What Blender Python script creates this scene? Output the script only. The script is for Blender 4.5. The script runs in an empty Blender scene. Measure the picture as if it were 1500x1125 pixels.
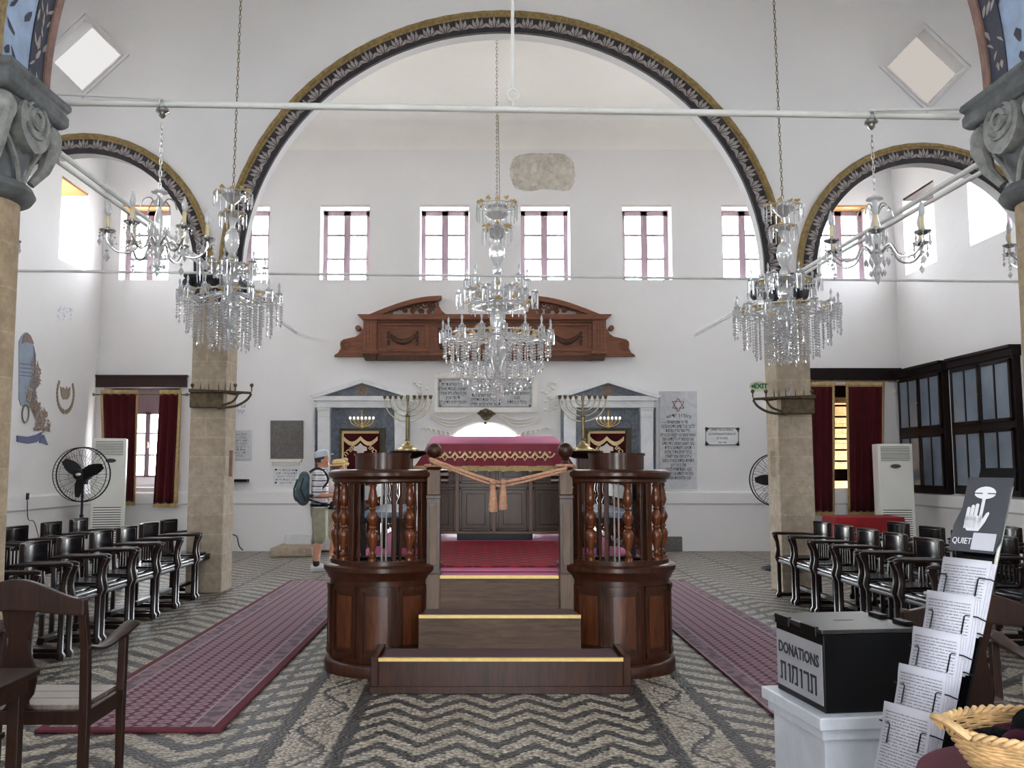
import bpy, math, random
from math import sin, cos, pi, radians, sqrt, atan2
from mathutils import Vector, Matrix
random.seed(7)
SC = bpy.context.scene
COL = SC.collection
# ---------------------------------------------------------------- camera model
FPX, VPX, HY, CYP, CAMZ = 1300.0, 705.0, 686.0, 562.5, 1.5
TH = math.atan((HY - CYP) / FPX)
_c, _s = cos(TH), sin(TH)
def P(px, py, Y):
    """photo pixel -> point on the vertical plane at distance Y"""
    t = (CYP - py) / FPX
    dz = Y * (_s + t * _c) / (_c - t * _s)
    d = Y * _c + dz * _s
    return Vector(((px - VPX) * d / FPX, Y, CAMZ + dz))
def PX(px, py, X):
    """photo pixel -> point on the vertical plane x = X"""
    lo, hi = .5, 60.
    for _ in range(60):
        m = (lo + hi) / 2
        if abs(P(px, py, m).x) < abs(X): lo = m
        else: hi = m
    return P(px, py, lo)
def PZ(px, py, z):
    t = (CYP - py) / FPX
    dz = z - CAMZ
    Y = dz * (_c - t * _s) / (_s + t * _c)
    d = Y * _c + dz * _s
    return Vector(((px - VPX) * d / FPX, Y, z))
cam_d = bpy.data.cameras.new('camera'); cam = bpy.data.objects.new('camera', cam_d); COL.objects.link(cam)
cam.location = (0, 0, CAMZ); cam.rotation_euler = (pi / 2 + TH, 0, 0)
cam_d.sensor_width = 36; cam_d.lens = FPX / 1500 * 36; cam_d.shift_x = 45 / 1500.; cam_d.clip_end = 300
SC.camera = cam
# ---------------------------------------------------------------- mesh builder
class MB:
    def __init__(s): s.v = []; s.f = []
    def add(s, vs, fs):
        o = len(s.v); s.v += [tuple(v) for v in vs]; s.f += [tuple(i + o for i in f) for f in fs]; return s
    def mark(s): return len(s.v)
    def xf(s, M, start=0):
        for i in range(start, len(s.v)): s.v[i] = tuple(M @ Vector(s.v[i]))
        return s
    def box(s, x0, x1, y0, y1, z0, z1):
        return s.add([(x0,y0,z0),(x1,y0,z0),(x1,y1,z0),(x0,y1,z0),(x0,y0,z1),(x1,y0,z1),(x1,y1,z1),(x0,y1,z1)],
                     [(0,3,2,1),(4,5,6,7),(0,1,5,4),(1,2,6,5),(2,3,7,6),(3,0,4,7)])
    def cbox(s, c, sz, M=None):
        m = s.mark(); hx, hy, hz = sz[0]/2, sz[1]/2, sz[2]/2
        s.box(-hx, hx, -hy, hy, -hz, hz)
        T = Matrix.Translation(c)
        return s.xf(T @ M if M else T, m)
    def lathe(s, prof, n=16, c=(0,0,0), a0=0., a1=2*pi, cap=True, sx=1., sy=1.):
        full = abs(a1 - a0 - 2*pi) < 1e-6
        k = n if full else n + 1
        o = len(s.v)
        for r, z in prof:
            for i in range(k):
                a = a0 + (a1 - a0) * i / n
                s.v.append((c[0] + r*cos(a)*sx, c[1] + r*sin(a)*sy, c[2] + z))
        for j in range(len(prof) - 1):
            for i in range(n if full else n):
                i2 = (i + 1) % k if full else i + 1
                s.f.append((o+j*k+i, o+j*k+i2, o+(j+1)*k+i2, o+(j+1)*k+i))
        if cap and full:
            if prof[0][0] > 1e-6: s.f.append(tuple(o+i for i in reversed(range(k))))
            if prof[-1][0] > 1e-6: s.f.append(tuple(o+(len(prof)-1)*k+i for i in range(k)))
        return s
    def tube(s, pts, r, n=8, closed=False, sq=(1., 1.), cap=True):
        pts = [Vector(p) for p in pts]; N = len(pts)
        rs = r if isinstance(r, (list, tuple)) else [r] * N
        o = len(s.v); up = None
        for i, p in enumerate(pts):
            a = pts[(i-1) % N] if (closed or i > 0) else p
            b = pts[(i+1) % N] if (closed or i < N-1) else p
            t = (b - a)
            t = t.normalized() if t.length > 1e-9 else Vector((0,0,1))
            if up is None:
                up = Vector((0,0,1)) if abs(t.z) < .9 else Vector((0,1,0))
            x = up.cross(t)
            if x.length < 1e-6: x = Vector((1,0,0)).cross(t)
            x.normalize(); y = t.cross(x).normalized(); up = y
            for k in range(n):
                an = 2*pi*(k + .5)/n
                s.v.append(tuple(p + x*(cos(an)*rs[i]*sq[0]) + y*(sin(an)*rs[i]*sq[1])))
        for i in range(N if closed else N-1):
            j = (i+1) % N
            for k in range(n):
                k2 = (k+1) % n
                s.f.append((o+i*n+k, o+i*n+k2, o+j*n+k2, o+j*n+k))
        if cap and not closed:
            s.f.append(tuple(o+k for k in reversed(range(n)))); s.f.append(tuple(o+(N-1)*n+k for k in range(n)))
        return s
    def prism(s, poly, d0, d1, axis='y'):
        """2-D outline extruded; axis y: poly is (x,z); axis z: (x,y); axis x: (y,z)"""
        def q(a, b, d): return (a, d, b) if axis == 'y' else ((a, b, d) if axis == 'z' else (d, a, b))
        n = len(poly); o = len(s.v)
        for d in (d0, d1):
            for a, b in poly: s.v.append(q(a, b, d))
        s.f.append(tuple(range(o, o+n))); s.f.append(tuple(o+n+i for i in reversed(range(n))))
        for i in range(n): s.f.append((o+i, o+n+i, o+n+(i+1) % n, o+(i+1) % n))
        return s
    def sphere(s, c, r, n=12, m=8, sc=(1,1,1)):
        prof = [(r*sin(pi*i/m), -r*cos(pi*i/m)) for i in range(m+1)]
        k = s.mark(); s.lathe(prof, n, cap=False)
        return s.xf(Matrix.Translation(c) @ Matrix.Diagonal((*sc, 1)), k)
    def bead(s, c, r, h=None):
        h = h or r; x, y, z = c
        return s.add([(x+r,y,z),(x,y+r,z),(x-r,y,z),(x,y-r,z),(x,y,z+h),(x,y,z-h)],
                     [(0,1,4),(1,2,4),(2,3,4),(3,0,4),(1,0,5),(2,1,5),(3,2,5),(0,3,5)])
    def arcslab(s, c, r0, r1, a0, a1, z0, z1, n=12):
        o = len(s.v); k = n + 1
        for (r, z) in ((r0,z0),(r1,z0),(r1,z1),(r0,z1)):
            for i in range(k):
                a = a0 + (a1-a0)*i/n; s.v.append((c[0]+r*cos(a), c[1]+r*sin(a), z))
        for j in range(4):
            j2 = (j+1) % 4
            for i in range(n): s.f.append((o+j*k+i, o+j*k+i+1, o+j2*k+i+1, o+j2*k+i))
        s.f.append((o, o+3*k, o+2*k, o+k)); s.f.append((o+n, o+k+n, o+2*k+n, o+3*k+n))
        return s
    def mesh(s, name):
        me = bpy.data.meshes.new(name); me.from_pydata(s.v, [], s.f); me.validate(); me.update()
        return me
    def build(s, name, mat, parent=None, ang=38, bevel=0., seg=2, fix=True):
        me = s.mesh(name)
        if fix:
            import bmesh
            bm = bmesh.new(); bm.from_mesh(me); bmesh.ops.recalc_face_normals(bm, faces=bm.faces); bm.to_mesh(me); bm.free()
        if ang:
            me.shade_smooth()
            try: me.set_sharp_from_angle(angle=radians(ang))
            except Exception: pass
        me.materials.append(mat)
        o = bpy.data.objects.new(name, me); COL.objects.link(o)
        if parent: o.parent = parent
        if bevel:
            b = o.modifiers.new('bevel', 'BEVEL'); b.width = bevel; b.segments = seg; b.limit_method = 'ANGLE'; b.angle_limit = radians(40)
        return o
def tag(o, label=None, cat=None, group=None, kind=None):
    if label: o['label'] = label
    if cat: o['category'] = cat
    if group: o['group'] = group
    if kind: o['kind'] = kind
    return o
def thing(name, label, cat, loc=(0,0,0), rz=0., group=None, kind=None):
    o = bpy.data.objects.new(name, None); COL.objects.link(o); o.empty_display_size = .05
    o.location = loc; o.rotation_euler = (0, 0, rz)
    return tag(o, label, cat, group, kind)
def dup(root, loc, rz=0., label=None, group=None, M=None):
    r = root.copy(); COL.objects.link(r); r.location = loc; r.rotation_euler = (0, 0, rz)
    if label: r['label'] = label
    if group: r['group'] = group
    for ch in list(root.children):
        c = ch.copy(); COL.objects.link(c); c.parent = r
        for g in ch.children:
            d = g.copy(); COL.objects.link(d); d.parent = c
    return r
def copypart(o, parent, loc=None, rz=None):
    c = o.copy(); COL.objects.link(c); c.parent = parent
    if loc is not None: c.location = loc
    if rz is not None: c.rotation_euler = (0, 0, rz)
    for g in o.children:
        d = g.copy(); COL.objects.link(d); d.parent = c
    return c
def arc(cx, cy, r, a0, a1, n=16, rz=None):
    rz = rz or r
    return [(cx + r*cos(a0+(a1-a0)*i/n), cy + rz*sin(a0+(a1-a0)*i/n)) for i in range(n+1)]
def spline(pts, n=6):
    pts = [Vector(p) for p in pts]; out = []
    for i in range(len(pts)-1):
        p0 = pts[max(i-1,0)]; p1 = pts[i]; p2 = pts[i+1]; p3 = pts[min(i+2,len(pts)-1)]
        for k in range(n):
            t = k/n
            out.append(.5*((2*p1)+(p2-p0)*t+(2*p0-5*p1+4*p2-p3)*t*t+(3*p1-p0-3*p2+p3)*t**3))
    out.append(pts[-1]); return out
def text(body, size, mat, parent, M, extrude=.002, align='CENTER', name='inscription', line=1.0, bold=0., fit=None):
    cu = bpy.data.curves.new('t', 'FONT'); cu.body = body; cu.size = size; cu.align_x = align; cu.align_y = 'CENTER'
    cu.extrude = extrude; cu.space_line = line; cu.resolution_u = 2; cu.offset = bold
    ob = bpy.data.objects.new('t', cu); COL.objects.link(ob)
    dg = bpy.context.evaluated_depsgraph_get(); dg.update()
    me = bpy.data.meshes.new_from_object(ob.evaluated_get(dg)); me.name = name
    bpy.data.objects.remove(ob); bpy.data.curves.remove(cu)
    if fit and len(me.vertices):
        xs = [v.co.x for v in me.vertices]; w = max(xs)-min(xs); k = fit/w if w > fit else 1.
        c = (max(xs)+min(xs))/2
        me.transform(Matrix.Diagonal((k,1,1,1)) @ Matrix.Translation((-c,0,0)))
    me.transform(M); me.materials.clear(); me.materials.append(mat)
    o = bpy.data.objects.new(name, me); COL.objects.link(o)
    if parent: o.parent = parent
    return o
WALLTXT = lambda c: Matrix.Translation(c) @ Matrix.Rotation(pi/2, 4, 'X')   # text standing on a wall facing -Y
ORD = ['first','second','third','fourth','fifth','sixth','seventh','eighth','ninth','tenth']
# ---------------------------------------------------------------- materials
def lin(c):
    return tuple((x/255/12.92) if x/255 <= .04045 else ((x/255+.055)/1.055)**2.4 for x in c[:3]) + (1,)
class NT:
    def __init__(s, name):
        s.m = bpy.data.materials.new(name); s.m.use_nodes = True; s.t = s.m.node_tree; s.t.nodes.clear()
        s.out = s.n('ShaderNodeOutputMaterial')
    def n(s, typ, **kw):
        x = s.t.nodes.new(typ)
        for k, v in kw.items(): setattr(x, k, v)
        return x
    def l(s, a, b): s.t.links.new(a, b)
    def put(s, sock, v):
        if hasattr(v, 'links') or isinstance(v, bpy.types.NodeSocket): s.l(v, sock)
        else: sock.default_value = v
    def M(s, op, a, b=0., c=0.):
        x = s.n('ShaderNodeMath', operation=op)
        s.put(x.inputs[0], a); s.put(x.inputs[1], b); s.put(x.inputs[2], c)
        return x.outputs[0]
    def mix(s, f, a, b, mode='MIX'):
        x = s.n('ShaderNodeMix', data_type='RGBA', blend_type=mode)
        s.put(x.inputs[0], f); s.put(x.inputs[6], a); s.put(x.inputs[7], b)
        return x.outputs[2]
    def coord(s, which='Object', scale=None):
        c = s.n('ShaderNodeTexCoord').outputs[which]
        if scale is None: return c
        mp = s.n('ShaderNodeMapping'); s.l(c, mp.inputs[0]); mp.inputs[3].default_value = scale
        return mp.outputs[0]
    def noise(s, vec, scale, detail=3., rough=.55, dist=0.):
        x = s.n('ShaderNodeTexNoise'); s.l(vec, x.inputs['Vector']); x.inputs['Scale'].default_value = scale
        x.inputs['Detail'].default_value = detail; x.inputs['Roughness'].default_value = rough; x.inputs['Distortion'].default_value = dist
        return x.outputs[0]
    def ramp(s, f, stops):
        x = s.n('ShaderNodeValToRGB'); s.l(f, x.inputs[0]); e = x.color_ramp.elements
        while len(e) < len(stops): e.new(.5)
        for el, (p, c) in zip(e, stops): el.position = p; el.color = c
        return x.outputs[0]
    def bump(s, h, strength=.3, dist=.01):
        x = s.n('ShaderNodeBump'); s.l(h, x.inputs['Height']); x.inputs['Strength'].default_value = strength; x.inputs['Distance'].default_value = dist
        return x.outputs[0]
    def bsdf(s, color, rough=.5, metal=0., normal=None, **kw):
        b = s.n('ShaderNodeBsdfPrincipled'); s.put(b.inputs['Base Color'], color); s.put(b.inputs['Roughness'], rough); s.put(b.inputs['Metallic'], metal)
        if normal is not None: s.l(normal, b.inputs['Normal'])
        for k, v in kw.items(): s.put(b.inputs[k.replace('_', ' ')], v)
        s.l(b.outputs[0], s.out.inputs[0]); s.b = b
        return b
def mk(name, c, rough=.6, metal=0., var=.08, vs=6., bump=0., bs=60., bd=.004, scale=None, **kw):
    t = NT(name); co = t.coord('Object', scale); L = lin(c)
    f = t.noise(co, vs, 4.)
    lo = tuple(x*(1-var*1.6) for x in L[:3])+(1,); hi = tuple(min(1, x*(1+var*1.6)) for x in L[:3])+(1,)
    col = t.ramp(f, [(.3, lo), (.7, hi)])
    nm = t.bump(t.noise(co, bs, 3.), bump, bd) if bump else None
    t.bsdf(col, rough, metal, nm, **kw)
    return t.m
def wood(name, c1, c2, rough=.3, grain=(14, 14, 1.2), coat=.3, bump=.08, spec=.3):
    t = NT(name); co = t.coord('Object', grain)
    f = t.noise(co, 2.2, 6., .65, 1.2); g = t.noise(t.coord('Object'), 1.7, 2.)
    col = t.ramp(f, [(.28, lin(c1)), (.72, lin(c2))])
    col = t.mix(t.M('MULTIPLY', g, .35), col, lin([x*.7 for x in c1]))
    t.bsdf(col, rough, 0., t.bump(f, bump, .003), Coat_Weight=coat*.5, Coat_Roughness=.12, Specular_IOR_Level=spec)
    return t.m
MAT = {}
def plaster(name, c, var=.025):
    t = NT(name); co = t.coord('Object')
    f = t.noise(co, .9, 6., .6); L = lin(c)
    col = t.ramp(f, [(.3, tuple(x*(1-2*var) for x in L[:3])+(1,)), (.7, L)])
    h = t.M('ADD', t.noise(co, 22., 4.), t.M('MULTIPLY', t.noise(co, 3., 3.), 2.))
    t.bsdf(col, .88, 0., t.bump(h, .18, .012)); return t.m
MAT['plaster'] = plaster('white_plaster', (228, 227, 228))
MAT['dado'] = MAT['plaster']
MAT['ceil'] = plaster('ceiling_plaster', (238, 236, 232))
MAT['wood'] = wood('dark_polished_wood', (26, 12, 7), (80, 42, 24), .28, coat=.1)
MAT['woodh'] = wood('dark_polished_wood_across', (56, 39, 28), (104, 79, 60), .5, (1.2, 14, 14), coat=.0)
MAT['woodpale'] = wood('worn_grey_brown_wood', (84, 66, 52), (122, 100, 82), .45, coat=.0)
MAT['panel'] = wood('panel_wood', (44, 21, 11), (112, 62, 36), .3, coat=.1)
MAT['turned'] = wood('turned_walnut', (56, 25, 12), (124, 64, 30), .2, coat=.5)
MAT['desk'] = wood('brown_cabinet_wood', (46, 29, 19), (84, 57, 39), .42, coat=.1)
MAT['carved'] = wood('carved_oak', (98, 58, 40), (150, 95, 68), .5, (1.4, 10, 10), coat=.05, bump=.2)
MAT['carvedD'] = wood('carved_oak_dark', (62, 40, 30), (96, 64, 48), .55, coat=.0, bump=.2)
MAT['chair'] = wood('chair_wood', (16, 8, 6), (44, 22, 15), .36, coat=.0, spec=.22)
MAT['oak'] = wood('old_chair_wood', (24, 13, 9), (56, 31, 20), .4, coat=.0, spec=.2)
MAT['seatwood'] = wood('plank_seat_wood', (96, 82, 74), (142, 126, 114), .2, (10, 1.2, 10), coat=1.6, spec=.7)  # planks coloured lighter to carry the window glare on the seat
MAT['black_wood'] = wood('blackened_wood', (16, 9, 9), (34, 20, 19), .42, coat=.0, spec=.16)
MAT['lintel'] = wood('dark_lintel_wood', (36, 20, 16), (62, 36, 30), .45, (1.2, 12, 12))
MAT['orange_wood'] = wood('lintel_boards', (176, 120, 66), (214, 164, 102), .5, coat=0)
MAT['winframe'] = wood('window_frame_wood', (152, 132, 144), (178, 156, 166), .5, coat=0, spec=.2)  # frame colour paled to carry the backlit glare of the windows
MAT['leather'] = mk('dark_leather', (18, 16, 20), .26, 0, .12, 4., .08, 60., .002, Specular_IOR_Level=.6)
MAT['velvet'] = mk('burgundy_velvet', (66, 5, 13), .8, 0, .12, 4., .2, 40., .003, Sheen_Weight=.12, Specular_IOR_Level=.15)
MAT['velvetL'] = mk('crimson_velvet_cloth', (116, 6, 36), .6, 0, .12, 4., .2, 60., .002, Sheen_Weight=.45, Sheen_Tint=(1., .25, .55, 1.))
MAT['redcloth'] = mk('red_table_cloth', (140, 14, 22), .8, 0, .1, 5.)
MAT['burg'] = mk('plum_table_cloth', (92, 34, 52), .85, 0, .1, 8., .3, 200., .002)
MAT['gold_cloth'] = mk('gold_fringe', (172, 148, 102), .8, 0, .15, 30., .4, 120., .003)
MAT['cream'] = mk('cream_embroidery', (222, 200, 150), .7, 0, .1, 40., .3, 150., .002)
MAT['silverth'] = mk('silver_embroidery', (214, 204, 200), .55, 0, .12, 60.)
MAT['rope'] = mk('tan_rope', (176, 132, 106), .85, 0, .18, 60., .6, 90., .006)
MAT['brass'] = mk('brass', (166, 146, 100), .34, .85, .1, 10.)
MAT['brassD'] = mk('tarnished_brass', (120, 108, 80), .45, .75, .2, 14., .2, 60.)
MAT['bronze'] = mk('aged_bronze', (84, 72, 54), .5, .7, .25, 18., .5, 50., .004)
MAT['gold'] = mk('gilded_leaf', (212, 182, 112), .35, .5, .12, 20.)
MAT['nosing'] = mk('brass_step_nosing', (222, 190, 118), .5, .15, .05, 20.)
MAT['silver'] = mk('silvered_metal', (196, 196, 192), .22, .9, .08, 12.)
MAT['whitemetal'] = mk('white_painted_iron', (214, 216, 214), .5, 0, .06, 5.)
MAT['iron'] = mk('black_iron', (30, 30, 32), .45, .6, .1, 20.)
MAT['blackpaint'] = mk('black_gloss_paint', (10, 10, 12), .28, 0, .15, 8., .06, 30., Specular_IOR_Level=.14)
MAT['plastic'] = mk('white_plastic', (224, 224, 218), .4, 0, .02, 3.)
MAT['slot'] = mk('grey_grille_slots', (70, 72, 74), .6, 0, .05)
MAT['marble'] = None
def marble(name, base, vein, scale=2.2, rough=.3, amt=(.42, .62)):
    t = NT(name); co = t.coord('Object')
    f = t.noise(co, scale, 9., .68, 2.5)
    col = t.ramp(f, [(amt[0], lin(base)), (amt[1], lin(vein))])
    col = t.mix(t.M('MULTIPLY', t.noise(co, 40., 3.), .25), col, lin(vein))
    t.bsdf(col, rough); return t.m
MAT['marble'] = marble('white_marble', (226, 228, 230), (208, 211, 216), 1.4)
MAT['marbleP'] = marble('pale_marble_slab', (204, 206, 210), (182, 185, 191), 4.)
MAT['marbleG'] = marble('blue_grey_marble', (122, 130, 144), (70, 78, 92), 5., .3, (.35, .65))
MAT['marbleI'] = marble('inscription_marble', (186, 188, 190), (158, 160, 164), 4.)
MAT['stoneD'] = marble('dark_stone_slab', (112, 108, 104), (76, 74, 72), 12., .6)
MAT['stucco'] = mk('white_stucco', (222, 219, 214), .85, 0, .04, 9., .4, 50., .006)
MAT['ink'] = mk('black_lettering', (36, 38, 42), .7, 0, .05)
MAT['inkG'] = mk('grey_lettering', (92, 94, 98), .7, 0, .05)
MAT['patch'] = mk('bare_plaster_patch', (196, 190, 180), .95, 0, .16, 9., .8, 40., .02)
MAT['paper'] = None
def stone_block(name, c1, c2, mortar, bw=.5, bh=.235, lay=(0, 2)):
    t = NT(name); co = t.coord('Object')
    sx = t.n('ShaderNodeSeparateXYZ'); t.l(co, sx.inputs[0])
    cx = t.n('ShaderNodeCombineXYZ'); t.l(t.M('ADD', sx.outputs[0], t.M('MULTIPLY', sx.outputs[1], .9)), cx.inputs[0]); t.l(sx.outputs[2], cx.inputs[1])
    br = t.n('ShaderNodeTexBrick'); t.l(cx.outputs[0], br.inputs[0])
    br.inputs['Scale'].default_value = 1.; br.inputs['Brick Width'].default_value = bw; br.inputs['Row Height'].default_value = bh
    br.inputs['Mortar Size'].default_value = .007; br.inputs['Mortar Smooth'].default_value = .25; br.inputs['Bias'].default_value = 0.
    br.inputs['Color1'].default_value = lin(c1); br.inputs['Color2'].default_value = lin(c2); br.inputs['Mortar'].default_value = lin(mortar)
    f = t.noise(co, 26., 6., .7); g = t.noise(co, 3., 3.)
    col = t.mix(t.M('MULTIPLY', t.M('POWER', f, 2.), 1.3), br.outputs[0], lin([x*.66 for x in c1]))
    pit = t.ramp(t.noise(co, 9., 7., .75), [(.42, lin([x*.8 for x in c1])), (.62, lin([min(255, x*1.12) for x in c2]))])
    col = t.mix(.3, col, pit)
    col = t.mix(t.M('MULTIPLY', g, .3), col, lin([min(255, x*1.1) for x in c2]))
    h = t.M('SUBTRACT', t.M('MULTIPLY', f, .5), t.M('MULTIPLY', br.outputs[1], .8))
    t.bsdf(col, .9, 0., t.bump(h, .6, .012)); return t.m
MAT['stone'] = stone_block('sandstone_blocks', (164, 148, 128), (184, 170, 152), (200, 188, 170))
MAT['stoneC'] = stone_block('column_sandstone', (160, 142, 116), (186, 166, 138), (196, 180, 156), .7, .30)
MAT['stoneW'] = stone_block('outside_stone', (196, 160, 116), (206, 176, 134), (120, 90, 64), .9, .2)
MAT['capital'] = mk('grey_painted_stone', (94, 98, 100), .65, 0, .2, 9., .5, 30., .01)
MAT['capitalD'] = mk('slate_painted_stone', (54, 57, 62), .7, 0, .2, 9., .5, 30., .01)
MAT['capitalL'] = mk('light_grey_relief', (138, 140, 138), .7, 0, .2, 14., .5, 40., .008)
MAT['ochre'] = mk('ochre_rope_moulding', (140, 118, 74), .7, 0, .22, 24., .6, 30., .01)
MAT['leafbg'] = mk('dark_leaf_ground', (44, 39, 43), .7, 0, .2, 14.)
MAT['leaf'] = mk('grey_painted_leaf', (158, 150, 148), .7, 0, .15, 16.)
MAT['bluepaint'] = mk('pale_blue_paint', (150, 170, 198), .6, 0, .12, 7.)
MAT['navy'] = mk('dark_blue_paint', (46, 50, 66), .6, 0, .2, 9.)
MAT['pinkedge'] = mk('red_brown_edge', (128, 98, 88), .7, 0, .15, 14.)
def glass_pane():
    t = NT('window_glass'); a = t.n('ShaderNodeBsdfTransparent'); b = t.n('ShaderNodeBsdfGlossy'); b.inputs['Roughness'].default_value = .02
    mx = t.n('ShaderNodeMixShader'); mx.inputs[0].default_value = .07; t.l(a.outputs[0], mx.inputs[1]); t.l(b.outputs[0], mx.inputs[2]); t.l(mx.outputs[0], t.out.inputs[0]); return t.m
MAT['glass'] = glass_pane()
def crystal():
    t = NT('cut_crystal'); g = t.n('ShaderNodeBsdfGlass'); g.inputs['IOR'].default_value = 1.45; g.inputs['Roughness'].default_value = .05; g.inputs['Color'].default_value = (.98, .99, 1, 1)
    r = t.n('ShaderNodeBsdfGlossy'); r.inputs['Roughness'].default_value = .06; r.inputs['Color'].default_value = (1, 1, 1, 1)
    w = t.n('ShaderNodeBsdfTranslucent'); w.inputs['Color'].default_value = (.97, .98, 1, 1); d = t.n('ShaderNodeBsdfDiffuse'); d.inputs['Color'].default_value = (.95, .96, .98, 1)
    m0 = t.n('ShaderNodeMixShader'); m0.inputs[0].default_value = .5; t.l(w.outputs[0], m0.inputs[1]); t.l(d.outputs[0], m0.inputs[2])
    m1 = t.n('ShaderNodeMixShader'); m1.inputs[0].default_value = .4; t.l(g.outputs[0], m1.inputs[1]); t.l(r.outputs[0], m1.inputs[2])
    m2 = t.n('ShaderNodeMixShader'); m2.inputs[0].default_value = .45; t.l(m1.outputs[0], m2.inputs[1]); t.l(m0.outputs[0], m2.inputs[2])
    t.l(m2.outputs[0], t.out.inputs[0]); return t.m
MAT['crystal'] = crystal()
MAT['candle'] = mk('ivory_candle_sleeve', (206, 190, 150), .6, 0, .05)
MAT['bulb'] = mk('frosted_bulb', (206, 208, 214), .25, 0, .02, Transmission_Weight=.35)
MAT['stem'] = MAT['crystal']
def emis(name, c, s):
    t = NT(name); e = t.n('ShaderNodeEmission'); e.inputs[0].default_value = lin(c); e.inputs[1].default_value = s; t.l(e.outputs[0], t.out.inputs[0]); return t.m
# ================================================================ ROOM SHELL
BY = 16.4                                    # back wall plane
XL = P(140, 620, BY).x; XR = P(1322, 620, BY).x
XC = .25                                     # nave axis
ZT = 9.6                                     # nave ceiling
ZR = P(705, 188, BY).z                       # rear bay ceiling
YA0, YA1 = 10.85, 11.06                       # arcade wall
def struct(o): o['kind'] = 'structure'; return o
def holed_wall(name, axis, u0, u1, z0, z1, holes, inner, outer, mat, extra=None):
    mb = MB()
    q = (lambda u, d, z: (u, d, z)) if axis == 'y' else (lambda u, d, z: (d, u, z))
    us = sorted({u0, u1} | {h[0] for h in holes} | {h[1] for h in holes}); zs = sorted({z0, z1} | {h[2] for h in holes} | {h[3] for h in holes})
    for i in range(len(us)-1):
        for j in range(len(zs)-1):
            um, zm = (us[i]+us[i+1])/2, (zs[j]+zs[j+1])/2
            if any(h[0] < um < h[1] and h[2] < zm < h[3] for h in holes): continue
            for d in (inner, outer):
                mb.add([q(us[i],d,zs[j]), q(us[i+1],d,zs[j]), q(us[i+1],d,zs[j+1]), q(us[i],d,zs[j+1])], [(0,1,2,3)])
    for a, b, c, d in holes:
        mb.add([q(a,inner,c),q(a,outer,c),q(a,outer,d),q(a,inner,d)],[(0,1,2,3)]); mb.add([q(b,inner,c),q(b,outer,c),q(b,outer,d),q(b,inner,d)],[(0,1,2,3)])
        mb.add([q(a,inner,c),q(a,outer,c),q(b,outer,c),q(b,inner,c)],[(0,1,2,3)]); mb.add([q(a,inner,d),q(a,outer,d),q(b,outer,d),q(b,inner,d)],[(0,1,2,3)])
    if extra: extra(mb)
    return struct(mb.build(name, mat, fix=False, ang=0))
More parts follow.
